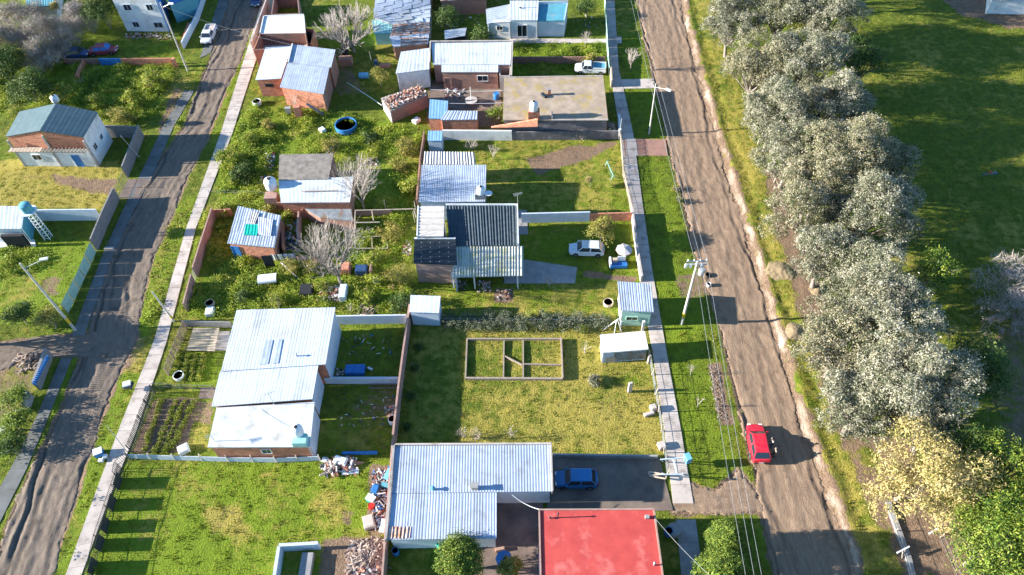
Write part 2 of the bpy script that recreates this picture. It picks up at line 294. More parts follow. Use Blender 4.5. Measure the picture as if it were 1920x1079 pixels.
for poly,fe,c,val in PAINT:
    wgt=1-sst(sdf(poly,X,Y)+jn*fe,-fe,fe*.6); ch[...,c]=ch[...,c]*(1-wgt)+val*wgt
ch[...,1]+=.16*nz(X,Y,.28,201)+.10*nz(X,Y,.8,202); ch[...,0]+=.20*np.maximum(0,nz(X,Y,.35,203)-.35)+.12*np.maximum(0,nz(X,Y,1.3,204)-.5); ch[...,2]+=.15*nz(X,Y,.45,205); ch[...,3]=0
sdR=sdf(ROAD_R,X,Y); sdL=sdf(ROAD_L,X,Y); sdS=sdf(ROAD_S,X,Y); sdA=sdf(APRON,X,Y)
rd=np.minimum(np.minimum(sdR,sdL),np.minimum(sdS,sdA))
ch[...,0]=np.maximum(ch[...,0],1-sst(rd+jn*.5,.0,.5)*1.0)
bank=sdf([(1235,-250),(1266,-60),(1282,40),(1305,130),(1338,250),(1375,370),(1410,480),(1446,610),(1500,800),(1552,940),(1625,1140),(1800,1400),(4500,1400),(4500,-200)],X,Y)
ch[...,0]=np.maximum(ch[...,0],.95*np.exp(-((-bank-.6+jn*1.0)/.6)**2)); ch[...,3]=.95*np.exp(-((-bank-.5+jn*.9)/.45)**2)*(.55+.45*nz(X,Y,.9,77))
Z=basez(X,Y)-.22*sst(-rd,-.1,.5)+.025*nz(X,Y,2.3,5)*sst(rd,0,1)
nxn,nyn=len(gx),len(gy); idx=np.arange(nxn*nyn).reshape(nyn,nxn)
Q=np.stack([idx[:-1,:-1],idx[:-1,1:],idx[1:,1:],idx[1:,:-1]],-1).reshape(-1,4)
gm=bpy.data.materials.new('ground_soil_and_turf'); gm.use_nodes=True; t=gm.node_tree; b=t.nodes['Principled BSDF']; b.inputs['Roughness'].default_value=.95; b.inputs['Specular IOR Level'].default_value=.15
at=nd(t,'ShaderNodeAttribute'); at.attribute_name='cover'; sp=nd(t,'ShaderNodeSeparateColor'); t.links.new(at.outputs['Color'],sp.inputs[0]); oc=nd(t,'ShaderNodeTexCoord').outputs['Object']
def NZ(s,det=5,ro=.6):
    n=nd(t,'ShaderNodeTexNoise'); n.inputs['Scale'].default_value=s; n.inputs['Detail'].default_value=det; n.inputs['Roughness'].default_value=ro; t.links.new(oc,n.inputs['Vector']); return n.outputs[0]
def MR(x,a,bb,c=0.,dd=1.):
    r=nd(t,'ShaderNodeMapRange'); t.links.new(x,r.inputs[0]); r.inputs[1].default_value=a; r.inputs[2].default_value=bb; r.inputs[3].default_value=c; r.inputs[4].default_value=dd; return r.outputs[0]
def MX(f,a,bb):
    x=nd(t,'ShaderNodeMix'); x.data_type='RGBA'; t.links.new(f,x.inputs[0])
    for k,q in ((6,a),(7,bb)):
        if hasattr(q,'links'): t.links.new(q,x.inputs[k])
        else: x.inputs[k].default_value=(*q,1)
    return x.outputs[2]
def MA(op,a,bb):
    x=nd(t,'ShaderNodeMath'); x.operation=op
    for k,q in ((0,a),(1,bb)):
        if hasattr(q,'links'): t.links.new(q,x.inputs[k])
        else: x.inputs[k].default_value=q
    return x.outputs[0]
def TH(chn,s,wd=.16,amp=1.3):   # channel broken up by noise
    return MR(MA('ADD',chn,MA('MULTIPLY',MA('SUBTRACT',NZ(s,7,.65),.5),amp)),.5-wd,.5+wd)
g1=MX(MR(NZ(1.3),.35,.65),(.075,.105,.012),(.135,.165,.018)); g1=MX(TH(sp.outputs[2],.9),g1,(.15,.21,.015))
g1=MX(TH(sp.outputs[1],1.1),g1,(.31,.255,.055)); so_=MX(MR(NZ(2.2,7,.7),.35,.65),(.26,.175,.115),(.16,.105,.07)); so_=MX(MR(at.outputs['Alpha'],.3,.9),so_,(.52,.42,.33))
g1=MX(TH(sp.outputs[0],1.6,.14,1.1),g1,so_); t.links.new(g1,b.inputs['Base Color'])
bn=nd(t,'ShaderNodeBump'); bn.inputs['Strength'].default_value=.9; bn.inputs['Distance'].default_value=.16; t.links.new(MA('ADD',NZ(5,3),MA('MULTIPLY',NZ(14,3),.5)),bn.inputs['Height']); t.links.new(bn.outputs[0],b.inputs['Normal'])
go=mkmesh('ground',np.stack([X.ravel(),Y.ravel(),Z.ravel()],1),Q,None,gm,loc=(0,0,0),smooth=False)
ca=go.data.color_attributes.new('cover','FLOAT_COLOR','POINT'); ca.data.foreach_set('color',ch.reshape(-1,4).astype(np.float32).ravel()); tag(go,'','',kind='structure')
go.data.shade_smooth()
# ---------------------------------------------------------------- dirt roads
def road_mat(name,cols,axis_stretch):
    m=bpy.data.materials.new(name); m.use_nodes=True; t=m.node_tree; b=t.nodes['Principled BSDF']; b.inputs['Roughness'].default_value=.93; b.inputs['Specular IOR Level'].default_value=.2
    a=nd(t,'ShaderNodeAttribute'); a.attribute_name='lane'; tc=nd(t,'ShaderNodeCombineXYZ'); s=nd(t,'ShaderNodeSeparateColor'); t.links.new(a.outputs['Color'],s.inputs[0])
    # lane: R across (m), G along (m), B wear
    sc=nd(t,'ShaderNodeMath'); sc.operation='MULTIPLY'; sc.inputs[1].default_value=axis_stretch; t.links.new(s.outputs[1],sc.inputs[0])
    t.links.new(s.outputs[0],tc.inputs[0]); t.links.new(sc.outputs[0],tc.inputs[1])
    def nn(scale,vec,det=6):
        n=nd(t,'ShaderNodeTexNoise'); n.inputs['Scale'].default_value=scale; n.inputs['Detail'].default_value=det; n.inputs['Roughness'].default_value=.65; t.links.new(vec,n.inputs['Vector']); return n.outputs[0]
    o=nd(t,'ShaderNodeTexCoord').outputs['Object']
    def mx(f,x,y,lo=.35,hi=.65):
        r=nd(t,'ShaderNodeMapRange'); t.links.new(f,r.inputs[0]); r.inputs[1].default_value=lo; r.inputs[2].default_value=hi
        q=nd(t,'ShaderNodeMix'); q.data_type='RGBA'; t.links.new(r.outputs[0],q.inputs[0])
        for k,z in ((6,x),(7,y)):
            if hasattr(z,'links'): t.links.new(z,q.inputs[k])
            else: q.inputs[k].default_value=(*z,1)
        return q.outputs[2]
    st1=nn(2.2,tc.outputs[0]); c=mx(st1,cols[0],cols[1]); c=mx(nn(.35,o),c,cols[2],.45,.75); c=mx(nn(3.5,o,8),c,cols[3],.58,.75); c=mx(nn(.55,o,7),c,cols[4],.56,.70); c=mx(s.outputs[2],c,cols[4],.35,.9)
    t.links.new(c,b.inputs['Base Color'])
    bn=nd(t,'ShaderNodeBump'); bn.inputs['Strength'].default_value=.7; bn.inputs['Distance'].default_value=.07
    ad=nd(t,'ShaderNodeMath'); ad.operation='ADD'; t.links.new(st1,ad.inputs[0]); t.links.new(nn(9,o,4),ad.inputs[1]); t.links.new(ad.outputs[0],bn.inputs['Height']); t.links.new(bn.outputs[0],b.inputs['Normal'])
    return m
def sheet(name,poly,step,mat,lift=.02,ruts=None,ns=1.0,en=.38,axis=None):
    P=[G(*p) for p in poly]; xs=np.arange(min(p.x for p in P)-1,max(p.x for p in P)+1,step); ys=np.arange(min(p.y for p in P)-1,max(p.y for p in P)+1,step)
    XX,YY=np.meshgrid(xs,ys); sd=sdf(poly,XX,YY)
    A0=G(*axis[0]); A1=G(*axis[1]); e=np.array([A1.x-A0.x,A1.y-A0.y]); L=np.hypot(*e); e/=L
    al=(XX-A0.x)*e[0]+(YY-A0.y)*e[1]; ac=(XX-A0.x)*e[1]-(YY-A0.y)*e[0]
    if len(axis)>2: # bent axis: offset across as function of along
        pts=[G(*q) for q in axis]; la=[(q.x-A0.x)*e[0]+(q.y-A0.y)*e[1] for q in pts]; lc=[(q.x-A0.x)*e[1]-(q.y-A0.y)*e[0] for q in pts]
        o=np.argsort(la); ac=ac-np.interp(al,np.array(la)[o],np.array(lc)[o])
    rel=.014*nz(XX,YY,.9,21)*ns+.012*nz(XX,YY,2.4,23)*ns+.014*nz(XX,YY,6,22)*ns-.05*np.maximum(0,nz(XX,YY,1.1,24)-.75); wear=np.zeros_like(XX)
    for (off,wd,dep) in (ruts or []):
        o2=off+.35*np.sin(al*.13+off*3)+.22*np.sin(al*.41+off)+.1*np.sin(al*1.3+off*2)
        k=np.exp(-((ac-o2)/wd)**2)*(.6+.4*np.sin(al*.21+off*5)); rel=rel-dep*k; wear=np.maximum(wear,k*sst(dep,.03,.07))
        rel=rel+dep*.6*np.exp(-((ac-o2-wd*1.6)/(wd*.7))**2)
    Zs=basez(XX,YY)+lift+rel-.4*sst(sd+en*.7*nz(XX,YY,.8,33)+en*.6*nz(XX,YY,2.6,31)+en*.5*nz(XX,YY,7,32),0,.55)
    keep=sd<.7; n=len(xs); ii=np.arange(XX.size).reshape(XX.shape); q=np.stack([ii[:-1,:-1],ii[:-1,1:],ii[1:,1:],ii[1:,:-1]],-1)
    kq=(keep[:-1,:-1]|keep[:-1,1:]|keep[1:,1:]|keep[1:,:-1]); q=q[kq]; us,inv=np.unique(q.ravel(),return_inverse=True)
    V=np.stack([XX.ravel(),YY.ravel(),Zs.ravel()],1)[us]; ob=mkmesh(name,V,inv.reshape(-1,4),None,mat,loc=(0,0,0)); ob.data.shade_smooth()
    ca=ob.data.color_attributes.new('lane','FLOAT_COLOR','POINT'); cc=np.stack([ac.ravel()[us],al.ravel()[us],wear.ravel()[us],np.ones(len(us))],1).astype(np.float32); ca.data.foreach_set('color',cc.ravel())
    return tag(ob,'','',kind='structure')
dr=road_mat('rutted_dirt_warm',[(.315,.22,.148),(.20,.135,.092),(.26,.178,.122),(.36,.265,.19),(.17,.115,.08)],.2)
dl=road_mat('rutted_dirt_grey',[(.225,.175,.135),(.13,.10,.078),(.175,.135,.105),(.29,.23,.18),(.09,.07,.055)],.2)
sheet('road',ROAD_R,.16,dr,ruts=[(-3.0,.25,.07),(-2.2,.35,.03),(-.8,.4,.03),(.9,.4,.03),(2.2,.28,.06),(2.7,.2,.08),(3.15,.16,.09)],axis=[(1244,60),(1280,215),(1360,500),(1442,800),(1540,1100)])
sheet('road',ROAD_L,.16,dl,ruts=[(-2.0,.3,.05),(-.9,.35,.04),(.6,.3,.06),(1.5,.25,.09),(2.0,.22,.10),(2.5,.2,.09)],ns=1.6,axis=[(455,30),(385,210),(300,350),(225,500),(205,640),(100,900),(50,1050)])
sheet('road',ROAD_S,.16,dl,ruts=[(-.8,.3,.05),(.8,.3,.05)],ns=1.3,lift=.015,axis=[(0,668),(210,645)])
sheet('driveway_apron',APRON,.16,dr,ruts=[(-.6,.3,.03),(.6,.3,.04)],lift=.03,axis=[(1270,935),(1420,930)])
# ---------------------------------------------------------------- pavements
NOG=[]
def strip(name,L,R,mat,h=.07,slab=1.9,gap=.005):
    mb=MB(); NOG.append(list(L)+list(R)[::-1]); PL=[G(*p) for p in L]; PR=[G(*p) for p in R]
    for i in range(len(PL)-1):
        n=max(1,round((PL[i+1]-PL[i]).length/slab))
        for k in range(n):
            a,c=k/n,(k+1)/n-gap/slab; z=Vector((0,0,h+jit(.0015)))
            q=[PL[i].lerp(PL[i+1],a),PR[i].lerp(PR[i+1],a),PR[i].lerp(PR[i+1],c),PL[i].lerp(PL[i+1],c)]
            dn=Vector((0,0,-.2)); zz=[Vector((0,0,float(basez(np.array([p.x]),np.array([p.y]))[0]))) for p in q]
            mb.prism([p+e2+dn for p,e2 in zip(q,zz)],[p+e2+z for p,e2 in zip(q,zz)],random.random())
    return tag(mb.build(name,mat,loc=(0,0,0)),'','',kind='structure')
strip('pavement',[(505,-40),(474,60),(414,250),(349,430),(289,640),(222,809),(172,946),(112,1110)],[(530,-40),(497,60),(436,250),(367,430),(313,640),(256,809),(207,930),(142,1110)],m_path)
strip('pavement',[(1130,-30),(1143,130),(1148,158),(1162,250),(1178,370),(1197,509),(1213,600),(1228,690),(1246,809),(1262,945)],[(1150,-30),(1160,130),(1167,158),(1187,250),(1203,370),(1223,509),(1239,600),(1255,690),(1277,809),(1300,945)],m_path)
strip('pavement',[(1268,975),(1280,1110)],[(1304,975),(1322,1110)],m_conc)
strip('path',[(345,170),(305,240),(262,330),(228,400),(196,470),(150,590),(135,630)],[(365,170),(325,240),(286,330),(248,400),(217,470),(172,590),(158,630)],m_pathd,h=.05)
strip('path',[(115,672),(70,780),(20,880),(-50,1000)],[(135,672),(92,780),(50,880),(-10,1000)],m_pathd,h=.05)
strip('path',[(375,110),(420,-30)],[(395,100),(440,-30)],m_pathd,h=.04)
def patch(name,poly,mat,h=.03):
    NOG.append(poly); P=[G(*p) for p in poly]; mb=MB(); z=[float(basez(np.array([p.x]),np.array([p.y]))[0]) for p in P]
    mb.prism([p+Vector((0,0,q-.25)) for p,q in zip(P,z)],[p+Vector((0,0,q+h)) for p,q in zip(P,z)],.6); return tag(mb.build(name,mat,loc=(0,0,0)),'','',kind='structure')
patch('yard_paving',[(1028,852),(1235,855),(1262,958),(1025,962)],m_tarm,.07)
patch('yard_paving',[(1143,927),(1237,927),(1262,958),(1143,958)],m_yard,.078)  # sunlit area of the yard put in as a patch of its own
patch('yard_paving',[(900,925),(1018,925),(1018,1100),(905,1100)],m_yard,.07)
patch('yard_paving',[(945,488),(985,488),(1082,502),(1078,532),(945,532)],m_conc,.05)
patch('yard_paving',[(945,395),(988,395),(990,440),(975,440),(975,490),(945,488)],m_conc,.054)
patch('yard_paving',[(955,73),(1148,74),(1148,81),(955,82)],m_path,.06)
patch('yard_paving',[(1148,70),(1165,70),(1166,82),(1148,82)],m_path,.064)
patch('yard_paving',[(1168,262),(1248,262),(1252,293),(1172,293)],m_brickd,.08)
patch('yard_paving',[(1164,150),(1225,148),(1228,166),(1168,167)],m_path,.05)
patch('yard_paving',[(1172,262),(1192,262),(1196,293),(1175,293)],m_path,.09)
patch('yard_paving',[(240,337),(280,337),(262,373),(222,373)],m_yard,.06)
patch('yard_paving',[(404,622),(432,622),(427,658),(397,658)],m_path,.06)
patch('yard_paving',[(377,727),(405,727),(402,748),(372,748)],m_yard,.06)
patch('yard_paving',[(806,160),(940,160),(940,205),(806,205)],m_yard,.05)
patch('yard_paving',[(-30,450),(65,450),(68,463),(-30,466)],m_white,.10)
# ---------------------------------------------------------------- grass and weeds, one mesh each
from numpy.random import default_rng
def field(px_,py_,c): # sample cover at points
    i=np.clip(np.searchsorted(gx,px_)-1,0,nxn-2); j=np.clip(np.searchsorted(gy,py_)-1,0,nyn-2); return c[j,i]
BLOCKERS=[]  # filled by buildings
def blades(n,reg,hmin,hmax,wd,seed,accept,mat,name,label,cmul=1.0,tilt=.5,clump=None):
    r=default_rng(seed); px_=r.uniform(reg[0],reg[1],n); py_=r.uniform(reg[2],reg[3],n)
    if clump:
        cn=n//clump; k=r.integers(0,cn,n); px_=px_[:cn][k]+r.normal(0,.16,n); py_=py_[:cn][k]+r.normal(0,.16,n)
    ok=accept(px_,py_,r); px_,py_=px_[ok],py_[ok]; n=len(px_)
    z=field(px_,py_,Z); pat=.5+.25*nz(px_,py_,1.2,91)
    hh=r.uniform(hmin,hmax,n)*(.7+.6*pat); an=r.uniform(0,2*np.pi,n); ta=r.uniform(0,2*np.pi,n); tl=r.uniform(.1,tilt,n)*hh; ww=wd*r.uniform(.6,1.3,n)
    c,s_=np.cos(an)*ww,np.sin(an)*ww; base=np.stack([px_,py_,z-.02],1)
    v0=base+np.stack([c,s_,0*c],1); v1=base-np.stack([c,s_,0*c],1); v2=base+np.stack([np.cos(ta)*tl,np.sin(ta)*tl,hh],1)
    V=np.stack([v0,v1,v2],1).reshape(-1,3); Fq=np.arange(3*n).reshape(-1,3)
    dry=field(px_,py_,ch[...,1]); var=np.clip(pat*.5+r.uniform(-.1,.4,n)+.35*(dry-.3),0,1)
    return tag(mkmesh(name,V,Fq,var*cmul,mat,loc=(0,0,0)),label,'grass',kind='stuff')
# ================================================================ BUILDINGS
def corr_roof(mb,A,B,Cc,D,pitch=.3,amp=.025,row=3.2,sheetw=1.0,th=.05,jz=.006,missing=0,jxy=0):
    """ribbed sheets laid on the quad A-B (far edge) D-Cc (near edge); ribs run A->D"""
    A,B,Cc,D=map(Vector,(A,B,Cc,D)); n=(B-A).cross(D-A); n=-n if n.z<0 else n; n.normalize()
    W=((B-A).length+(Cc-D).length)/2; L=((D-A).length+(Cc-B).length)/2; ns=max(1,round(W/sheetw)); nr=max(1,round(L/row))
    P=lambda u,v:(A.lerp(B,u)).lerp(D.lerp(Cc,u),v)
    for i in range(ns):
        sv=random.random()
        for j in range(nr):
            if random.random()<missing: continue
            k=max(2,int(round(W/ns/pitch*4))); off=random.random()*jz+jz*((i+j)%2); a=min(1,max(0,sv*.6+random.random()*.4)); s1,s2=jit(jxy),jit(jxy)
            vs=[]
            for vv in (j/nr,min(1,(j+1)/nr+.04/nr)):
                for m in range(k+1):
                    u=(i+m/k)/ns; z=amp*(0,1,0,-1)[m%4] if amp else 0
                    vs.append(P(u,vv)+n*(z+off+th+(1-vv)*.0+(.012 if vv>j/nr else 0))+Vector((s1,s2,0)))
            mb.add(vs,[(m,m+1,k+1+m+1,k+1+m) for m in range(k)],a)
    mb.prism([A-n*.03,B-n*.03,Cc-n*.03,D-n*.03],[p+n*(th-amp-.012) for p in (A,B,Cc,D)],.3)
def plane_z(A,B,D):
    n=(B-A).cross(D-A); return lambda p: A.z-(n.x*(p.x-A.x)+n.y*(p.y-A.y))/n.z
class House:
    def __init__(s,name,label,cat,at_,group=None):
        s.root=thing(name,label,cat,Vector((at_.x,at_.y,0)),group); s.E={}
    def block(s,bid,r,roof=None,wall=None,corr=None,oh=.18,z0=0,par=None,parm=None,flip=False,sheets=None,sag=0,jz=.006,missing=0,jxy=0,row=3.2):
        P=[G(*q) for q in r]; pz=plane_z(P[0],P[1],P[3]); c=sum(P,Vector())/4
        ins=[]
        for i in range(4):
            p=P[i]; q=p+(P[i-1]-p).normalized()*oh+(P[(i+1)%4]-p).normalized()*oh; q.z=pz(q); ins.append(q)
        mb=MB()
        if roof:
            if corr:
                A,B,C2,D=P if not flip else (P[3],P[0],P[1],P[2])
                corr_roof(mb,A,B,C2,D,corr[0],corr[1],jz=jz,missing=missing,jxy=jxy,row=row)
            else: mb.prism([p-Vector((0,0,.16)) for p in P],P,.5)
            mb.build('roof',roof,s.root)
        top=[q-Vector((0,0,.07 if corr else .17)) for q in ins] if roof else ins
        groups={}
        for i in range(4):
            wm=wall.get(i,wall.get('d')) if isinstance(wall,dict) else wall
            s.E[(bid,i)]=(ins[i].copy(),ins[(i+1)%4].copy())
            if wm is None: continue
            groups.setdefault(wm,[]).append(i)
        for wm,ed in groups.items():
            m2=MB()
            for i in ed:
                a,b=top[i],top[(i+1)%4]; o=Vector((b.y-a.y,-(b.x-a.x),0)).normalized()*-.12
                if (c-a).dot(o)<0: o=-o
                a0=Vector((a.x,a.y,z0)); b0=Vector((b.x,b.y,z0)); e=(b-a).normalized()*.002*i
                m2.prism([a0,b0,b0+o,a0+o],[a,b,b+o,a+o],random.random())
            m2.build('wall',wm,s.root)
        if par:
            m3=MB()
            for i,hh in par.items():
                a,b=P[i],P[(i+1)%4]; e=(b-a).normalized(); o=Vector((b.y-a.y,-(b.x-a.x),0)).normalized()*.14
                if (c-a).dot(o)<0: o=-o
                hz=hh if isinstance(hh,tuple) else (hh,hh)
                a=a+e*.003*i; b=b-e*.003*i
                m3.prism([a-Vector((0,0,.3)),b-Vector((0,0,.3)),b+o-Vector((0,0,.3)),a+o-Vector((0,0,.3))],[a+Vector((0,0,hz[0])),b+Vector((0,0,hz[1])),b+o+Vector((0,0,hz[1])),a+o+Vector((0,0,hz[0]))],.6)
            m3.build('parapet',parm or m_white,s.root)
        return s
    def open(s,bid,edge,px,py,w_,h_,kind='window',mat=None,bars=1):
        a,b=s.E[(bid,edge)]; p=ray_plane(px,py,a,b); e=Vector((b.x-a.x,b.y-a.y,0)).normalized(); o=Vector((e.y,-e.x,0)); c=Vector((0,0,0))
        cen=Vector(s.root['c']) if 'c' in s.root else None
        if o.dot(Vector((0,0,0))-Vector((p.x,p.y,0)))<0 and edge in (2,): o=-o
        if edge==1 and o.x<0: o=-o
        if edge==3 and o.x>0: o=-o
        if edge==2 and o.y>0: o=-o
        rz=math.atan2(e.y,e.x); z=max(p.z,h_/2+.03) if kind=='window' else h_/2+.02
        q=Vector((p.x,p.y,z)); f=MB(); t=.07
        for dx,dz,sx,sz in ((0,h_/2,w_+t,t),(0,-h_/2,w_+t,t),(-w_/2,0,t,h_-t),(w_/2,0,t,h_-t)): f.box(q+e*dx+Vector((0,0,dz))+o*.03,(sx,.12,sz),rz)
        fr=f.build('window' if kind=='window' else 'door',mat or m_white,s.root)
        pn=MB(); pn.box(q+o*.02,(w_-t,.05,h_-t),rz); pn.build('pane' if kind=='window' else 'door_leaf',m_glass if kind=='window' else (mat or m_blue),fr)
        if bars and kind=='window':
            for k in range(bars): g=MB(); g.box(q+o*.06+e*(w_*((k+1)/(bars+1)-.5)),(.035,.03,h_-t),rz); g.build('glazing_bar',mat or m_white,fr)
        return s
    def part(s,name,mb,mat,smooth=False): return mb.build(name,mat,s.root,smooth)
def tank(px,py,hz,r=.55,hh=1.1,mat=None,label='',name='water_tank',band=None,group=None):
    p=G(px,py,hz); t=thing(name,label,'water tank',p,group); mb=MB(); prof=[(0,0),(r*.96,0),(r,.08),(r,hh*.72),(r*.85,hh*.86),(r*.4,hh*.96),(r*.36,hh*1.0),(0,hh*1.0)]
    mb.lathe(p,prof,24); mb.build('tank_body',mat or m_plast,t,True); l=MB(); l.lathe(p+Vector((0,0,hh)),[(0,.0),(r*.34,.0),(r*.34,.06),(0,.08)],16); l.build('lid',band or m_dark,t,True)
    return t
def chimney(hs,px,py,h0,w_,l_,hh,mat,cap=True,name='chimney'):
    p=G(px,py,h0); mb=MB(); mb.box(p+Vector((0,0,hh/2-.1)),(w_,l_,hh+.2)); o=mb.build(name,mat,hs.root)
    if cap: m2=MB(); m2.box(p+Vector((0,0,hh+.03)),(w_+.12,l_+.12,.06)); m2.build('cap',m_conc,o)
def vent(hs,px,py,h0,hh=.5,r=.07,mat=None):
    p=G(px,py,h0); mb=MB(); mb.tube(p-Vector((0,0,.1)),p+Vector((0,0,hh)),r); mb.lathe(p+Vector((0,0,hh)),[(r*1.8,0),(r*1.8,.04),(0,.12)],10); mb.build('vent_pipe',mat or m_galv,hs.root)
def antenna(hs,px,py,h0,hh=1.6,name='antenna'):
    p=G(px,py,h0); mb=MB(); mb.tube(p,p+Vector((0,0,hh)),.03,.03,6); q=p+Vector((0,0,hh)); e=Vector((1,.35,0)).normalized(); f=Vector((-e.y,e.x,0))
    mb.tube(q-e*.5,q+e*.6,.022,.022,5)
    for k in range(7): c=q+e*(-.45+.16*k); mb.tube(c-f*(.3-.02*k),c+f*(.3-.02*k),.014,.014,4)
    mb.build(name,m_galv,hs.root)
# --- long ribbed-roof house beside the driveway (bottom)
h=House('house','long house with ribbed pale blue-grey L-shaped roof next to the blue car','house',G(830,930))
h.block('a',[(741,837,3.2),(1032,835,3.2),(1035,922,2.9),(735,926,2.9)],m_roofb,m_white,(.25,.010),row=4,jz=.002)
h.block('b',[(735,926.5,2.88),(931,924,2.88),(931,1010,2.6),(727,1013,2.6)],m_roofb,m_white,(.25,.010),row=4,jz=.002)
pr=MB()
for a,b_,w_ in (((741,835,3.2),(1033,833.5,3.2),.16),((1033,835,3.2),(1036,923,2.9),.14),((739,837,3.2),(724,1013,2.6),.2)):
    p,q=G(*a),G(*b_); pr.prism([p+Vector((-w_/2,-w_/2,-.3)),p+Vector((w_/2,w_/2,-.3)),q+Vector((w_/2,w_/2,-.3)),q+Vector((-w_/2,-w_/2,-.3))],[p+Vector((-w_/2,-w_/2,.22)),p+Vector((w_/2,w_/2,.22)),q+Vector((w_/2,w_/2,.22)),q+Vector((-w_/2,-w_/2,.22))],.5)
h.part('parapet',pr,m_path); chimney(h,890,915,3.05,.55,.42,.55,m_woodl); vent(h,812,918,3.0,.3,.12,m_teal)
rp_=MB(); corr_roof(rp_,G(728,988,2.72),G(771,988,2.72),G(768,1010,2.66),G(726,1011,2.66),.34,.03); h.part('rusty_sheet',rp_,m_rust)
# --- red roofed house
h=House('house','flat-roofed house covered in bright red membrane beside the driveway','house',G(1120,1020))
h.block('a',[(1012,958,3.1),(1225,957,3.1),(1243,1095,3.1),(1015,1097,3.1)],m_red,m_brickd,oh=.12)
pr=MB()
for a,b_ in (((1010,956.5,3.1),(1226,955.5,3.1)),((1226,956,3.1),(1245,1097,3.1)),((1011,957,3.1),(1014,1097,3.1))):
    p,q=G(*a),G(*b_); e=(q-p).normalized(); n_=Vector((-e.y,e.x,0))*.07; k0=int((q-p).length/.42)
    pr.prism([p-n_-Vector((0,0,.25)),p+n_-Vector((0,0,.25)),q+n_-Vector((0,0,.25)),q-n_-Vector((0,0,.25))],[p-n_+Vector((0,0,.1)),p+n_+Vector((0,0,.1)),q+n_+Vector((0,0,.1)),q-n_+Vector((0,0,.1))],.4)
h.part('parapet',pr,m_blockp)
for k in ():
    mb=MB(); p,q=G(1014+k*30.5,961,3.105),G(1016+k*32.5,1094,3.105); mb.bar(p,q,.10,.016); h.part('membrane_seam',mb,M('red_seam',(.40,.05,.055),None,1,.8,0,1,0))
vent(h,1046,971,3.1,.9,.05,m_iron); vent(h,1031,972,3.1,.15,.06,m_iron); chimney(h,1213,971,3.1,.35,.3,.3,m_conc,False,'vent_box'); vent(h,1226,1060,3.1,.5,.06,m_galv)
m_slabw=M('stained_white_slab',(.60,.62,.62),(.48,.50,.51),.8,.9,.12,14,0,c3=(.38,.36,.33),sc3=.5)
# --- big white-roofed house (middle left)
h=House('house','large house with three blinding white ribbed roofs stepping down towards a brick front','house',G(500,720))
wl={2:m_brick,1:m_wblue,'d':m_white}  # east wall is white; its bluish shade is put into the colour
h.block('a',[(444,582,4.1),(629,577,4.1),(611,684,3.8),(415,697,3.8)],m_roofw,wl,(.3,.006),jz=.002)
h.block('b',[(413,697.5,3.7),(597,686,3.7),(586,749,3.45),(397,763,3.45)],m_roofw,wl,(.3,.004),jz=.002)
h.block('c',[(406,765,3.3),(590,754,3.3),(581,838,3.1),(389,839,3.1)],m_slabw,wl)
sk=MB(); corr_roof(sk,G(497,639,3.99),G(512,638,3.99),G(503,683,3.86),G(486,685,3.86),.42,.004); corr_roof(sk,G(522,637,3.99),G(530,637,3.99),G(522,682,3.86),G(511,683,3.86),.42,.004)
h.part('skylight',sk,m_roofb); antenna(h,515,760,3.2,2.2); antenna(h,403,828,3.1,1.2); h.open('c',2,500,846,.9,.8)
vent(h,556,668,3.9,.35); 
ft=MB(); p=G(560,822,3.12); ft.box(p+Vector((.3,-.4,.35)),(1.3,1.0,.7)); h.part('tank_stand',ft,m_mint)
tank(560,812,3.85,.52,1.15,m_plast,'white rooftop water tank with dark lid on the big white-roofed house')
# --- mid house with dark ribbed roof
h=House('house','house with dark blue-black ribbed roof above a pale striped porch roof','house',G(900,470))
h.block('a',[(836,385,3.9),(971,385,3.9),(973,462,3.4),(843,462,3.4)],m_fibd,m_wblue,(.36,.045),jz=.002,par={0:.25,1:(.25,.45)},parm=m_white)
h.block('b',[(849,463,3.3),(981,462,3.3),(981,518,2.75),(849,521,2.75)],m_fibl,{3:m_wblue,0:m_wblue},(.36,.045),jz=.002)
h.block('c',[(783,387,4.5),(833,387,4.5),(832,444,4.3),(781,444,4.3)],m_fibc,m_white,(.5,.035),flip=True,par={3:.12})
h.block('d',[(777,447,3.9),(854,447,3.9),(857,496,3.6),(775,493,3.6)],m_solar,{2:m_blockp,'d':m_wblue},par={0:.12})
for q in ((891,542),(971,541),(851,540)): po=MB(); p=G(*q); po.box((p.x,p.y,1.35),(.14,.14,2.7)); h.part('porch_post',po,m_plast)
antenna(h,971,384,4.1,1.7); sh=MB()
for i in range(4):
    for j in range(5): sh=MB(); sh.box(G(790+i*17,455+j*9,3.98-.06*j),(.09,.09,.05),.3); h.part('roof_weight',sh,m_conc)
# --- house behind it with tank
h=House('house','house with pale blue corrugated roof and a beige strip behind it','house',G(850,330))
h.block('a',[(796,285,3.3),(889,286,3.3),(892,310,3.3),(794,309,3.3)],m_fibc,m_white,(.4,.04))
h.block('b',[(791,310,3.5),(912,310,3.5),(910,379,3.2),(785,380,3.2)],m_roofb,m_wblue,(.22,.009),jz=.002)
tb=MB(); p=G(903,378,2.9); tb.box(p+Vector((-.1,.35,.5)),(1.3,.9,1.4)); h.part('tank_stand',tb,m_conc)
tank(902,362,4.2,.5,1.0,m_plast,'upright white water tank on a concrete stand beside the pale blue roof')
ds=thing('satellite_dish','round white satellite dish beside the white tank','dish',G(916,366,4.0)); mb=MB(); mb.lathe(G(916,364,4.2),[(0,0),(.25,.03),(.45,.12),(.46,.12),(.25,.02),(0,-.01)],20); mb.build('dish',m_plast,ds,True); mb=MB(); mb.tube(G(916,364,3.5),G(916,364,4.2),.03); mb.build('mount',m_galv,ds)
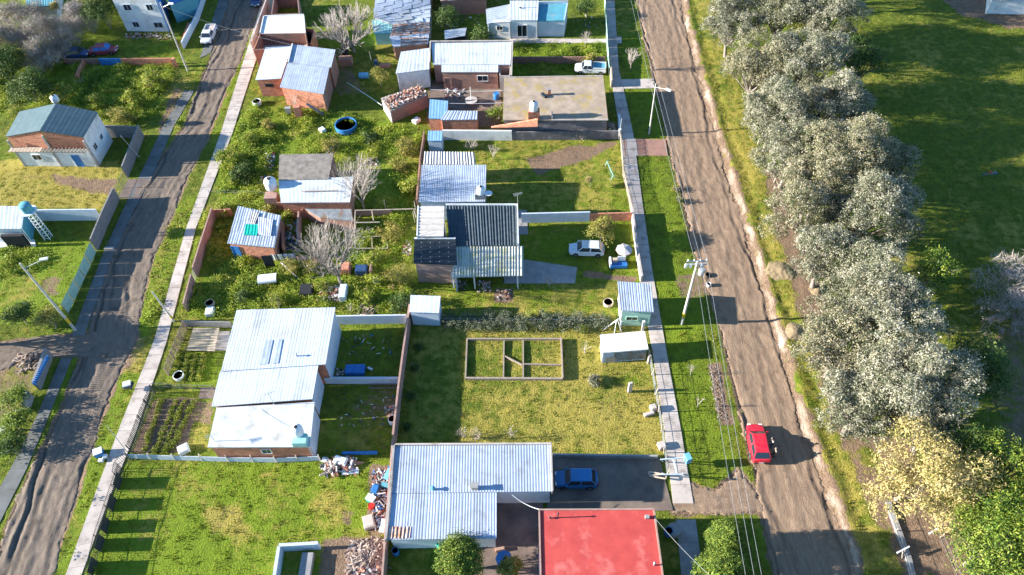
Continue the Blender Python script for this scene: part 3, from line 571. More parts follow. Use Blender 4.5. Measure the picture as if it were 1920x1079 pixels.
# --- concrete slab house top right
h=House('house','house with mottled lichen-stained flat concrete roof beside the pavement','house',G(1040,190))
h.block('a',[(945,145,3.1),(1131,142,3.1),(1140,225,3.1),(943,225,3.1)],m_slab,{2:m_rough,'d':m_brickd},oh=.1)
st_=MB(); a=G(1008,212,3.1); z=Vector((0,0,1.1)); p0,p1,p2,p3=G(917,238,2.0),G(960,214,3.1),G(1008,214,3.1),G(1008,232,3.1)
st_.prism([G(921,240,1.2),G(1008,236,2.9),G(1008,238,2.9),G(921,242,1.2)],[G(921,237,1.6),G(1008,222,3.9),G(1008,225,3.9),G(921,240,1.6)],.5); h.part('stair_wall',st_,m_brick)
pr=MB(); p,q=G(1035,226,3.1),G(1140,226,3.1); pr.bar(p+Vector((0,0,.08)),q+Vector((0,0,.08)),.15,.18); h.part('parapet',pr,m_path); pr=MB(); p,q=G(944,146,3.1),G(1131,143,3.1); pr.bar(p+Vector((0,0,.05)),q+Vector((0,0,.05)),.12,.12); h.part('parapet',pr,m_path); pr=MB(); p,q=G(1035,226,3.1),G(1035,214,3.1); pr.bar(p+Vector((0,0,.3)),q+Vector((0,0,.3)),.14,.6); h.part('parapet',pr,m_path)
chimney(h,1030,178,3.1,.4,.4,.9,m_brick); bs=MB(); bs.box(G(1020,179,3.25),(.4,.9,.3),.6); h.part('hatch',bs,m_solar)
hb=MB(); hb.box(G(1001,214,3.75),(1.5,.9,1.3)); h.part('tank_stand',hb,m_brick); tank(1001,206,4.4,.55,1.3,m_plast,'tall white and blue tank on the lichen-stained concrete roof')
# --- long white roof house
h=House('house','brick house with long plain white sheet roof in the second row','house',G(880,110))
h.block('a',[(809,82,3.2),(959,80,3.2),(957,122,3.0),(812,122,3.0)],m_roofw,{2:m_blockp,1:m_path,'d':m_brickd},(.45,.006),oh=.1,jz=.002)
h.block('b',[(828,122.5,2.98),(934,122.5,2.98),(934,136,2.9),(828,136,2.9)],m_roofw,{2:m_brickd,'d':m_brickd},(.45,.006),oh=.08,jz=.002)
h.block('c',[(936,123,2.7),(958,123,2.7),(957,143,2.7),(936,143,2.7)],None,{'d':m_path},oh=.02)
pr=MB()
for a,b_ in (((807,80,3.2),(961,78.5,3.2)),((961,79,3.2),(959,144,2.9)),((807,80,3.2),(806,120,3.0))):
    p,q=G(*a),G(*b_); pr.bar(p+Vector((0,0,.05)),q+Vector((0,0,.05)),.16,.4)
h.part('parapet',pr,m_path); h.open('b',2,905,147,1.5,.9); h.open('b',2,840,150,1.0,1.9,'door',m_brickd)
# --- white/blue house top right
h=House('house','white rendered house with small dark window and double door facing a tiled walk','house',G(990,40))
h.block('a',[(956,2,3.3),(1010,2,3.3),(1008,39,3.1),(957,39,3.1)],m_roofw,m_white,(.5,.01),oh=.05)
h.block('b',[(1010,8,2.9),(1065,7,2.9),(1059,39,2.8),(1008,39,2.8)],m_teal,m_wblue,oh=.05,par={1:.15,0:.5},parm=m_wblue)
h.block('c',[(911,18,3.0),(956,9,3.0),(956,37,2.7),(913,46,2.7)],m_roofw,m_wblue,(.35,.03),flip=True)
h.block('d',[(918,36,2.75),(957,38,3.0),(957,41,3.0),(918,43,2.75)],m_roofw,m_white,oh=.02)
h.open('a',2,979,58,1.5,2.0,'window',m_white,1); h.open('d',2,937,53,.9,.7); vent(h,982,16,3.2,.6,.06); vent(h,976,17,3.2,.2,.1,m_iron); antenna(h,1037,38,2.9,.8)
# --- tin shack with teal patch
h=House('shack','brick shack under patched tin sheets with an emerald patch and a sky-blue door','shack',G(475,440))
h.block('a',[(447,387,2.7),(527,405,2.7),(515,465,2.55),(426,457,2.55)],m_roofb,{2:m_brick,3:m_brick,'d':m_brickd},(.35,.015),jz=.03,jxy=.05,row=1.8)
mb=MB(); corr_roof(mb,G(461,421,2.78),G(484,422,2.78),G(482,442,2.72),G(457,441,2.72),.35,.015); h.part('patch_sheet',mb,m_emer)
mb=MB(); corr_roof(mb,G(485,408,2.80),G(512,413,2.80),G(508,443,2.74),G(484,440,2.74),.3,.015,jz=.04,jxy=.08); h.part('tarpaulin',mb,m_roofw)
mb=MB(); corr_roof(mb,G(472,397,2.84),G(486,401,2.84),G(478,420,2.78),G(468,418,2.78),.3,.02,jz=.04,jxy=.05); h.part('cream_sheet',mb,m_fibc)
h.open('a',2,447,478,.95,1.9,'door',m_blue); mb=MB(); mb.box(G(503,490,.95),(1.2,.08,1.9)); h.part('shutter',mb,m_dark)
# --- slab shed with white roof
h=House('house','low brick house with grey slab roof at the back and white roof at the front','house',G(590,350))
h.block('a',[(524,290,3.0),(625,288,3.0),(616,336,3.0),(522,338,3.0)],m_slabg,m_brickd,oh=.06)
h.block('b',[(522,338.5,2.85),(663,332,2.85),(656,380,2.7),(527,381,2.7)],m_roofw,{2:m_brick,'d':m_brickd},(.5,.005),jz=.002,oh=.1)
mb=MB(); mb.box(G(585,381,1.5),(1.8,.5,2.3)); h.part('doorway',mb,m_dark)
mb=MB(); mb.box(G(600,358,3.0),(4.5,.12,.12)); h.part('batten',mb,m_woodl)
h2=House('shed','low shed with plain grey sheet roof south of the white roof','shed',G(615,405)); h2.block('a',[(572,392,2.0),(658,392,2.0),(662,414,1.9),(600,408,1.9)],m_roofg,m_brickd,oh=.04)
tank(510,352,2.4,.75,1.5,m_plast,'big white barrel tank at the corner of the brick house with slab roof')
st=MB(); st.box(G(512,378,1.1),(1.5,1.2,2.2)); tag(st.build('tank_plinth',m_blockp),'pinkish masonry plinth under the big white barrel tank','plinth')
# --- brick house with white and blue roofs
h=House('house','orange brick house with one white and two pale blue sheet roofs','house',G(560,150))
h.block('a',[(498,90,3.2),(547,87,3.4),(527,148,3.1),(479,151,2.9)],m_roofw,{2:m_brick,'d':m_brick},(.5,.005),jz=.002)
h.block('b',[(548,84,3.7),(629,94,3.7),(621,127,3.6),(540,119,3.6)],m_roofb,{1:m_brickd,'d':m_brick},(.3,.006),jz=.002,par={3:.25},parm=m_white)  # east walls in darker brick, their shade put into the colour
h.block('c',[(539,120,3.5),(618,127,3.5),(607,177,3.2),(525,164,3.2)],m_roofb,{2:m_brick,1:m_brickd,'d':m_brick},(.3,.006),jz=.002)
h.open('a',2,505,160,1.1,.45,mat=m_iron,bars=2)
mb=MB(); mb.box(G(559,210,1.0),(.9,.8,2.0)); h.part('barbecue',mb,m_brick); mb=MB(); mb.box(G(541,208,.6),(.8,.5,1.1)); h.part('meter_box',mb,m_galv); mb=MB(); mb.bar(G(575,195,2.0),G(607,215,.3),.5,.05); h.part('lean_sheet',mb,m_roofg)
# --- roof terrace house top
h=House('house','house with plain white flat roof and a sunken brick courtyard behind the street','house',G(530,60))
h.block('a',[(494,31,3.0),(570,28,3.0),(573,62,3.0),(487,63,3.0)],m_white,m_blockp,oh=.05,par={3:.15,0:.15})
h.block('b',[(487,63,3.0),(573,62,3.0),(578,88,3.0),(474,94,3.0)],None,{3:m_brick,'d':m_brickd},oh=.03)
mb=MB(); P=[G(487,63.5,1.0),G(573,62.5,1.0),G(578,92,1.0),G(480,95,1.0)]; mb.prism(P,[p+Vector((0,0,.1)) for p in P]); h.part('courtyard_floor',mb,m_path)
h=House('ruin','roofless brick room with grass growing inside, north of the flat white roof','ruin',G(535,10))
h.block('a',[(514,-12,2.4),(558,-12,2.4),(562,26,2.4),(508,28,2.4)],None,{'d':m_brickd,1:m_blockp},oh=.02)
h=House('ruin','small roofless orange brick annex with a dark opening','ruin',G(583,70)); h.block('a',[(571,53,2.6),(590,55,2.6),(583,84,2.6),(575,82,2.6)],None,m_brick,oh=.02); mb=MB(); mb.box(G(579,72,1.2),(.7,.7,1.9)); h.part('opening',mb,m_dark)
# --- top-middle shacks
h=House('shed','long shed of overlapping streaky blue and white corrugated sheets','shed',G(750,15))
h.block('a',[(706,-30,2.9),(808,-32,2.9),(807,10,2.8),(700,34,2.6)],m_roofb,m_roofg,(.5,.06),flip=True,jz=.05,jxy=.08,row=1.6)
h.block('b',[(700,34.5,2.5),(807,10.5,2.7),(806,42,2.5),(738,47,2.4)],m_roofw,m_roofg,(.6,.08),flip=True,jz=.07,jxy=.1,row=1.4)
h=House('shed','rust-red corrugated lean-to below the streaky blue roofs','shed',G(770,58)); h.block('a',[(737,47,2.4),(806,43,2.4),(805,64,2.2),(731,70,2.2)],m_rust,m_roofg,(.5,.06),flip=True,jz=.05,jxy=.08,row=1.5)
h=House('shed','lean-to roof striped white and red-brown, beside the central boundary wall','shed',G(768,77)); h.block('a',[(731,71,2.3),(804,65,2.3),(803,84,2.1),(737,89,2.1)],m_roofw,{'d':m_brickd},(.5,.05),flip=True,jz=.05,jxy=.08,row=1.5)
mb=MB()
for k in range(3): corr_roof(mb,G(751,72+6*k,2.45-.05*k),G(801,70+5.5*k,2.45-.05*k),G(801,72+5.5*k,2.43-.05*k),G(751,75+6*k,2.43-.05*k),.4,.02)
h.part('red_strip',mb,m_rust)
h=House('house','white-walled house with plain bright white roof behind the rubble hut','house',G(775,130))
h.block('a',[(752,98,3.2),(805,91,3.2),(805,131,3.0),(742,139,3.0)],m_roofw,m_white,(.5,.008),oh=.12)
h=House('shelter','small mint-green sheet shelter beside the bare tree','shelter',G(716,55)); h.block('a',[(697,38,2.2),(738,38,2.2),(734,63,2.0),(701,64,2.0)],m_mint,m_mint,(.4,.01)); mb=MB(); mb.box(G(718,68,1.1),(1.6,.7,.08)); h.part('table_top',mb,m_white)
h=House('hut','tilted brick hut whose roof is heaped with broken masonry','hut',G(760,195))
h.block('a',[(714,184,2.0),(790,160,2.2),(803,177,2.2),(731,210,2.0)],m_slabg,{3:m_white,'d':m_brickd},oh=.05)
mb=MB()
for k in range(420):
    u,v_=random.random(),random.random(); p=G(716,186,2.0).lerp(G(789,162,2.2),u).lerp(G(732,208,2.0).lerp(G(801,177,2.2),u),v_); z=random.random()**2*.35; s_=random.uniform(.08,.3)
    mb.box(p+Vector((0,0,.08+z)),(s_,s_*random.uniform(.4,1),s_*.5),random.random()*3,random.random()*(.6 if u<.55 else .3)+(0 if u<.6 else .0),jit(.5),jit(.5))
h.part('rubble',mb,m_rubble)
m_skyr=M('blue_and_shaded_pale_sheet',(.16,.33,.52),(.22,.38,.56),1.5,.6,.08,20,.15)  # shade on a pale sheet put into the blue; also a plain blue roof
# --- low sheds, one pale roof tinted blue for its shade, on the yard of the slab house
h=House('shed','brick shed under two pale sheet roofs, one coloured blue for shade, in the paved yard','shed',G(850,215))
h.block('a',[(806,187,2.2),(840,190,2.2),(838,224,2.1),(804,223,2.1)],m_skyr,m_brick,(.4,.008),oh=.05)
h.block('b',[(838,208,2.25),(896,209,2.25),(895,225,2.15),(826,226,2.15)],m_roofb,{2:m_brick,'d':m_brick},(.35,.02),oh=.05)
h=House('shed','small blue-roofed shed against the north end of the central wall','shed',G(816,262)); h.block('a',[(803,246,2.0),(830,246,2.0),(829,265,1.9),(802,265,1.9)],m_skyr,m_wblue,(.4,.008),oh=.04)
# --- sheds right
h=House('shed','shed with white flat sheet roof and pale blue walls against the brick boundary wall','shed',G(797,580)); h.block('a',[(770,554,2.5),(826,556,2.5),(823,588,2.35),(768,586,2.35)],m_roofw,m_wblue,(.5,.005),jz=.002,oh=.08)
h=House('cabin','tall mint-green cabin with pale blue ribbed roof overhanging the pavement','cabin',G(1190,575))
h.block('a',[(1158,528,3.0),(1221,533,2.9),(1226,586,2.8),(1163,583,2.9)],m_roofb,{3:m_white,'d':m_green},(.25,.012),jz=.002,oh=.22)
mb=MB(); mb.box(G(1206,611,.8),(.25,.25,1.6)); h.part('corner_post',mb,m_white); mb=MB(); mb.box(G(1164,611,.8),(.12,.12,1.6)); h.part('corner_post',mb,m_white); h.open('a',2,1185,597,1.2,.6,mat=m_green)
h=House('shed','squat shed with stained white roof and striped blue front, beside the foundation plot','shed',G(1170,650))
h.block('a',[(1125,628,2.2),(1209,621,2.2),(1216,655,2.1),(1129,662,2.1)],m_white,{2:m_wblue,'d':m_white},oh=.12)
mb=MB(); a_,b_=h.E[('a',2)]
for k in range(5): p=b_.lerp(a_,.33+.15*k); mb.box(Vector((p.x,p.y-.04,1.0)),(.6,.05,1.5))
h.part('blue_panel',mb,m_roofg); mb=MB(); mb.box(G(1140,671,.5),(1.4,.6,1.0)); h.part('planter_box',mb,m_woodl)
# --- left block
h=House('house','white gabled house with slate-blue roof and raw brick gable over a slatted awning','house',G(115,270))
wz={2:m_white,1:m_white,'d':m_white}
a0,b0,c0,d0=(37,210,4.8),(105,195,6.0),(75,246,6.0),(11,257,4.8)
h.block('l',[a0,b0,c0,d0],m_slate,{3:m_white,'d':None,2:m_brick},(.6,.003),oh=.1,jz=.001)
h.block('r',[b0,(184,211,4.8),(156,258,4.8),c0],m_slate,{1:m_white,0:m_white,2:m_brick},(.6,.003),oh=.1,jz=.001)
A_,B_=h.E[('r',2)]; A2,B2=h.E[('l',2)]
mb=MB(); P0=Vector((B2.x,B2.y-.2,0)); P1=Vector((A_.x,A_.y-.2,0)); n_=Vector((P1.y-P0.y,-(P1.x-P0.x),0)).normalized(); n_=-n_ if n_.y>0 else n_
mb.prism([P0,P1,P1+n_*.1,P0+n_*.1],[p+Vector((0,0,2.95)) for p in (P0,P1,P1+n_*.1,P0+n_*.1)]); h.part('lower_wall',mb,m_white)
for f in (.0,.5,1.0):
    mb=MB(); p=P0.lerp(P1,f)+n_*.12; mb.box(p+Vector((0,0,2.2 if f!=.5 else 2.6)),(.22,.2,4.4 if f!=.5 else 5.2)); h.part('pilaster',mb,m_path)
for k in range(22):
    mb=MB(); p=P0.lerp(P1,k/21); z=3.2
    mb.box(p+n_*.5+Vector((0,0,z)),(.42 if k<9 else .14,.9,.05),math.atan2(n_.y,n_.x)+math.pi/2); h.part('awning_slat',mb,m_woodl if k<9 else m_wood)
mb=MB(); mb.bar(P0+n_*.85+Vector((0,0,3.13)),P1+n_*.85+Vector((0,0,3.13)),.08,.1); h.part('awning_beam',mb,m_wood)
h.E[('f',2)]=(P0+n_*.1,P1+n_*.1); h.open('f',2,70,295,1.2,.9); h.open('f',2,145,300,.95,1.9,'door',m_blue); h.open('r',1,189,257,.7,.7); h.open('r',1,178,275,.8,.9)
tank(105,190,4.6,.5,.9,m_plast,'white rooftop tank behind the ridge of the slate-blue gabled house')
h=House('house','small white house with end wall coloured teal for its shade, cut off by the left edge of the photo','house',G(20,430))
h.block('a',[(-45,386,2.8),(47,388,2.8),(41,430,2.6),(-45,430,2.6)],m_roofw,{1:m_teal,2:m_white,'d':m_white},(.6,.01),oh=.15)  # white east wall given teal, its shade painted in
mb=MB(); mb.box(G(30,452,1.0),(2.6,.4,2.0)); h.part('doorway',mb,m_dark); 
t=thing('tank_tower','white ladder-like tower carrying a black drum beside the small white house','tower',G(92,447)); mb=MB(); B0=G(92,447)
for dx,dy in ((-.35,-.35),(.35,-.35),(.35,.35),(-.35,.35)): mb.tube(B0+Vector((dx,dy,0)),B0+Vector((dx*.8,dy*.8,4.6)),.05)
for k in range(9):
    z=.5*k+.3
    for s1,s2 in (((-.35,-.35),(.35,-.35)),((.35,-.35),(.35,.35)),((.35,.35),(-.35,.35)),((-.35,.35),(-.35,-.35))): mb.tube(B0+Vector((*s1,z)),B0+Vector((*s2,z)),.03,n=5)
mb.build('frame',m_plast,t); mb=MB(); mb.lathe(B0+Vector((0,0,4.65)),[(0,0),(.9,0),(.95,.1),(.95,.12),(0,.12)],20); mb.build('platform',m_plast,t); mb=MB(); mb.lathe(B0+Vector((0,0,4.77)),[(0,0),(.62,0),(.62,1.0),(.5,1.1),(0,1.12)],20); mb.build('drum',m_teal,t,True)
h=House('building','two-storey whitewashed building with cobalt side wall, four windows and a bricked base','building',G(290,40))
h.block('a',[(202,-60,6.2),(288,-60,6.2),(290,-8,6.2),(206,-8,6.2)],m_conc,{1:m_blue,2:m_white,'d':m_white},oh=.05)
for px_,py_,w_,hh in ((239,14,1.2,1.0),(281,14,1.0,1.0),(255,46,1.0,.9),(297,47,1.4,.9)): h.open('a',2,px_,py_,w_,hh,mat=m_wblue)
h=House('annex','cobalt blue side annex beside the whitewashed two-storey building','annex',G(350,20)); h.block('a',[(300,-60,3.5),(372,-60,3.5),(362,-5,3.2),(318,10,3.2)],m_blue,m_teal,(.5,.02),oh=.05)
h=House('house','teal-roofed house half hidden behind the leafless shrubs in the top left corner','house',G(75,0)); h.block('a',[(45,-40,3),(105,-40,3),(100,12,2.8),(50,14,2.8)],m_teal,m_wblue,(.4,.02)); 
h=House('house','brick house cut off by the top edge, right of the dark yard','house',G(870,-5)); h.block('a',[(822,-40,2.7),(912,-40,2.7),(910,-2,2.6),(826,2,2.6)],m_rust,m_brickd,(.4,.03),oh=.05)
h=House('shed','low shed with white slatted roof and teal cover under a leafy bush','shed',G(850,60)); h.block('a',[(833,58,1.8),(875,53,1.8),(872,68,1.7),(834,74,1.7)],m_roofw,m_dark,(.4,.05),flip=True,oh=.05)
h=House('building','pale building whose corner enters at the top right of the photo','building',G(1890,-2)); h.block('a',[(1862,-40,2.6),(2000,-44,2.6),(2000,4,2.6),(1858,1,2.6)],m_roofw,m_white,(.5,.02))
# kennel, toolbox ruins
def ruin(name,label,cat,pts,hh,mat,th=.14,base=0):
    mb=MB()
    for i in range(len(pts)-1):
        p,q=G(*pts[i]),G(*pts[i+1]); e=(q-p).normalized(); n_=Vector((-e.y,e.x,0))*th/2; h0=hh[i] if isinstance(hh,list) else hh; h1=hh[i+1] if isinstance(hh,list) else hh; q2=q-e*.003
        mb.prism([p-n_,p+n_,q2+n_,q2-n_],[p-n_+Vector((0,0,h0)),p+n_+Vector((0,0,h0)),q2+n_+Vector((0,0,h1)),q2-n_+Vector((0,0,h1))],.5)
    return tag(mb.build(name,mat),label,cat)
# ================================================================ FENCES, BOUNDARY WALLS
def line_pts(pts,step):
    P=[G(*p) for p in pts]; out=[P[0]]
    for i in range(len(P)-1):
        n=max(1,round((P[i+1]-P[i]).length/step)); out+=[P[i].lerp(P[i+1],(k+1)/n) for k in range(n)]
    return out
def postfence(name,label,pts,hh=1.2,step=2.2,pw=.09,postm=None,wires=3,panel=None,panelm=None,lean=.06,cat='fence',boards=0,boardm=None,group=None,ph=None):
    P=line_pts(pts,step); t=thing(name,label,cat,P[0],group); postm=postm or m_wood
    for p in P:
        mb=MB(); q=p+Vector((jit(lean),jit(lean),(ph or hh)+jit(.08))); mb.tube(p-Vector((0,0,.1)),q,pw*.55,pw*.5,6); mb.build('post',postm,t)
    if wires:
        for k in range(wires):
            mb=MB()
            for i in range(len(P)-1): z=Vector((0,0,hh*(.3+.65*k/max(1,wires-1)))); mb.tube(P[i]+z,P[i+1]+z,.012,.012,4)
            mb.build('wire' if not boards else 'rail',postm if boards else m_galv,t)
    if panel:
        for i in range(len(P)-1):
            a,b=P[i].lerp(P[i+1],.03),P[i].lerp(P[i+1],.97); mb=MB()
            if panel=='sheet':
                n=max(4,int((b-a).length/.07)); e=(b-a).normalized(); nn=Vector((-e.y,e.x,0)); ht=hh+jit(.12)
                vs=[a.lerp(b,k/n)+nn*(.018*(1 if k%2 else -1)) for k in range(n+1)]; mb.add(vs+[q+Vector((0,0,ht)) for q in vs],[(k,k+1,n+2+k,n+1+k) for k in range(n)],random.random())
            elif panel=='mesh':
                L=(b-a).length
                for k in range(int(L/.22)): p=a.lerp(b,k*.22/L); q=a.lerp(b,min(1,(k*.22+.6)/L)); mb.tube(p+Vector((0,0,.05)),q+Vector((0,0,hh)),.007,.007,3,cap=False); mb.tube(q+Vector((0,0,.05)),p+Vector((0,0,hh)),.007,.007,3,cap=False)
            elif panel=='slab':
                for k in range(int(hh/.3)): mb.bar(a+Vector((0,0,.16+.3*k)),b+Vector((0,0,.16+.3*k)),.05,.285,random.random())
            elif panel=='slat':
                n=int((b-a).length/.17); e=(b-a).normalized()
                for k in range(n): p=a.lerp(b,(k+.5)/n); z=hh+jit(.06); mb.box(p+Vector((0,0,z/2)),(.085,.025,z),math.atan2(e.y,e.x),random.random(),0,jit(.04))
            elif panel=='bars':
                n=int((b-a).length/.16)
                for k in range(n): p=a.lerp(b,(k+.5)/n); mb.tube(p,p+Vector((0,0,hh)),.02,.02,4)
                for z in (.12,hh*.5,hh*.97): mb.bar(a+Vector((0,0,z)),b+Vector((0,0,z)),.03,.03)
            mb.build({'sheet':'sheet_panel','mesh':'wire_mesh','slab':'slab_panel','slat':'slat_panel','bars':'bar_panel'}[panel],panelm or postm,t)
    return t
ruin('boundary_wall','long brick boundary wall running from the white square shed down to the ribbed grey-blue roof','wall',[(772,590),(765,640),(752,740),(742,833)],1.9,m_blockp,.2)
ruin('boundary_wall','brick boundary wall beside the two weedy plots in the centre of the block','wall',[(797,262),(790,310),(783,390)],1.4,m_brickd,.15)
ruin('boundary_wall','old wall between the ribbed grey-blue roof and the rubbish strip','wall',[(741,838),(728,1012),(722,1100)],1.7,m_blockp,.18)
ruin('boundary_wall','narrow wall between the streaky corrugated shed and the dark planted yard','wall',[(811,-30),(807,80)],2.2,m_path,.18)
ruin('boundary_wall','terracotta block wall along the pavement left of the tin shack','wall',[(405,408),(385,470),(370,520)],1.7,m_blockp,.16)
ruin('boundary_wall','terracotta wall stretch south of the small wicket gate','wall',[(366,530),(352,585)],1.5,m_blockp,.16)
ruin('boundary_wall','short brick return wall north of the tin shack','wall',[(405,408),(438,406)],1.3,m_brick,.16)
postfence('gate','white wire wicket gate set in the terracotta wall','' and [] or [(372,512),(364,534)],1.3,1.6,.07,m_plast,2,'mesh',m_plast,cat='gate')
ruin('boundary_wall','blue-shaded rear wall east of the blinding white roofs','wall',[(631,608),(765,606)],1.5,m_wblue,.16)
ruin('boundary_wall','pale cross wall dividing the yard beside the blue crate','wall',[(612,719),(752,719)],1.1,m_wblue,.2)
ruin('boundary_wall','timber and block wall between the white bags and the slatted shade frame','wall',[(345,612),(437,614)],1.0,m_block,.14)
ruin('boundary_wall','grey block wall north of the slate-blue gabled house','wall',[(198,257),(268,259)],2.0,m_block,.16)
ruin('boundary_wall','grey block street wall beside the slate-blue gabled house','wall',[(270,256),(256,292),(240,334)],2.0,m_block,.16)
ruin('boundary_wall','grey block street wall south of the track entrance','wall',[(224,374),(203,420),(183,470)],2.0,m_block,.16)
postfence('gate','wire double gate between the two grey block street walls',[(239,337),(224,372)],1.6,1.5,.08,m_wood,2,'mesh',m_wood,cat='gate')
ruin('boundary_wall','long low blue-grey wall ending at the street wall below the dry lawn','wall',[(72,414),(192,413)],1.9,m_wblue,.16)
postfence('sheet_fence','emerald and grey corrugated sheet fence leaning along the shaded path',[(181,472),(160,520),(128,588)],1.7,2.0,.08,m_wood,0,'sheet',m_green)
ruin('garden_wall','white garden wall topped with blue bars at the corner of the side road','wall',[(98,668),(75,731)],1.5,m_block,.3)
t=thing('railing','row of short sky-blue bars standing on the white garden wall','railing',G(85,700,1.5))
for k in range(14): p=G(91,672,1.5).lerp(G(66,722,1.5),k/13); mb=MB(); mb.box(p+Vector((0,0,.2)),(.3,.08,.4)); mb.build('bar',m_blue,t)
ruin('garden_wall','rounded end wall below the white garden wall, beside yellow-green bushes','wall',[(62,745),(54,770)],1.3,m_conc,.3)
ruin('boundary_wall','brick wall with a cobalt-painted stretch behind the overgrown plot','wall',[(124,121),(190,121)],1.0,m_brickd,.2); ruin('boundary_wall','cobalt blue painted stretch of wall next to the burgundy car','wall',[(190.5,122),(231,122)],1.1,m_blue,.2)
ruin('boundary_wall','orange brick wall stretch ending at a square pier by the street','wall',[(231.5,122),(325,121)],1.1,m_brick,.2)
mb=MB(); mb.box(G(327,118,.7),(.5,.5,1.5)); tag(mb.build('gate_pier',m_brick),'square brick pier at the street end of the orange wall','pier')
ruin('stub_wall','short curved brick stub wall poking south into the weeds','wall',[(161,122),(152,140),(148,152)],.9,m_brick,.3)
ruin('boundary_wall','low blue-grey wall along the street beside the cobalt annex','wall',[(392,-20),(372,40),(345,92)],1.2,m_wblue,.18); ruin('boundary_wall','weedy brick kerb wall at the foot of the whitewashed building','wall',[(357,50),(345,88)],.7,m_brick,.5)
ruin('boundary_wall','pinkish wall along the pavement west of the white flat roof','wall',[(520,-20),(490,62),(478,100)],2.0,m_path,.2)
ruin('boundary_wall','blue to pink painted wall north of the white hatchback lawn','wall',[(978,418),(1105,415)],1.6,m_wblue,.18); ruin('boundary_wall','reddish brick wall stretch behind the round grey-green tree','wall',[(1105.5,415),(1183,413)],1.3,m_brick,.18)
ruin('boundary_wall','whitewashed stone wall along the foot of the slab-roofed house','wall',[(832,262),(960,263)],1.6,m_white,.25); ruin('boundary_wall','rough stone base wall with peeling whitewash under the slab roof','wall',[(960.5,263),(1158,261)],1.4,m_rough,.2)
ruin('boundary_wall','low brown brick wall behind the white pickup','wall',[(960,120),(1134,120)],1.2,m_brickd,.18); ruin('boundary_wall','low wet-looking wall on the north side of the blue car yard','wall',[(1037,857),(1232,860)],.6,m_conc,.18)
ruin('boundary_wall','pale stub walls of the patio between the ribbed roof and red roof','wall',[(1010,1025),(1012,1085)],.8,m_conc,.15)
# pavement-side front fence of the right row, from top to bottom
postfence('mesh_fence','green wire mesh fence with rust streaks in front of the white rendered house',[(1132,-20),(1136,60),(1141,140)],1.5,2.2,.07,m_green,2,'sheet',m_green)
ruin('front_wall','narrow plank-capped wall between the white pickup and the pavement','wall',[(1143,112),(1146,165)],1.3,m_woodl,.2)
postfence('plank_fence','weathered whitish plank fence in front of the child swing lawn',[(1162,252),(1168,330),(1184,400)],1.1,1.8,.09,m_woodl,2,'slat',m_woodl)
ruin('front_wall','bleached boundary wall next to the parked white hatchback','wall',[(1184,402),(1192,470),(1202,530)],1.2,m_path,.22)
postfence('wire_fence','leaning post and wire fence between the grassy foundation plot and the pavement',[(1216,668),(1228,740),(1240,810),(1250,892)],1.3,1.9,.1,m_woodl,4,'mesh',m_galv,lean=.2)
ruin('street_wall','crumbling white corner pier at the pavement by the slab roofed house','wall',[(1159,232),(1161,262)],1.6,m_white,.3)
postfence('picket_fence','row of horizontal wooden slats along the pavement at the shade frame',[(352,618),(335,660),(318,705)],1.6,1.2,.16,m_wood,2,'slat',m_wood,lean=.03)
postfence('lattice_fence','dark green mesh panel fence beside the furrowed garden',[(292,738),(270,795),(250,850)],1.7,2.2,.12,m_iron,2,'slat',m_iron,lean=.03)
postfence('slab_fence','concrete slab fence with slanting posts along the top of the big lawn',[(242,860),(330,863),(430,866),(520,867),(601,864)],.95,2.6,.13,m_path,0,'slab',m_wblue,ph=1.25)
postfence('mesh_fence','low leafy mesh fence dividing the two small front gardens',[(292,727),(345,730),(403,731)],.9,1.5,.08,m_iron,2,'mesh',m_iron)
t=postfence('iron_fence','ornate dark iron street fence casting a barred shadow on the big lawn',[(233,885),(208,960),(190,1015),(172,1095)],1.6,2.4,.09,m_iron,0,'bars',m_iron,lean=.02)
for f in (.06,.26,.46,.62,.82):
    p,q=G(233,885).lerp(G(172,1095),f),G(233,885).lerp(G(172,1095),f+.12); mb=MB(); mb.prism([p,q,q+Vector((.03,0,0)),p+Vector((.03,0,0))],[x+Vector((0,0,1.35)) for x in (p,q,q+Vector((.03,0,0)),p+Vector((.03,0,0)))]); mb.build('solid_panel',m_iron,t)
postfence('gate','tangled dark iron gate standing open at the corner of the big lawn',[(246,862),(228,880),(224,900)],1.7,1.2,.07,m_iron,0,'bars',m_iron,cat='gate',lean=.1)
postfence('hedge_fence','wire fence overgrown with dry vines between the two middle lawns',[(826,606),(900,607),(1000,608),(1135,608)],.9,2.6,.07,m_galv,3)
postfence('field_fence','pale timber fence line between the dirt verge and the silvery trees',[(1405,240),(1450,345),(1490,440),(1530,540),(1570,650),(1600,730)],1.0,4.2,.13,m_woodl,2)
postfence('field_fence','wire fence with leaning stays at the lower end of the verge',[(1660,960),(1690,1040),(1705,1100)],1.1,2.0,.09,m_woodl,3,lean=.12)
postfence('field_fence','thin wire fence beside the track under the green trees, bottom right',[(1732,948),(1760,1010),(1800,1100)],1.0,3.5,.08,m_woodl,2)
ruin('kerb_wall','long low weathered concrete ledge by the yellow-leaved tree','wall',[(1662,945),(1700,1050),(1712,1100)],.5,m_conc,.5)
ruin('kerb_board','pale board edging on the left side of the lower brown path','edging',[(1722,940),(1765,1030),(1790,1100)],.25,m_woodl,.14); ruin('kerb_board','second board edging nearest the green trees beside the lower brown path','edging',[(1745,940),(1790,1025),(1815,1100)],.25,m_wood,.3)
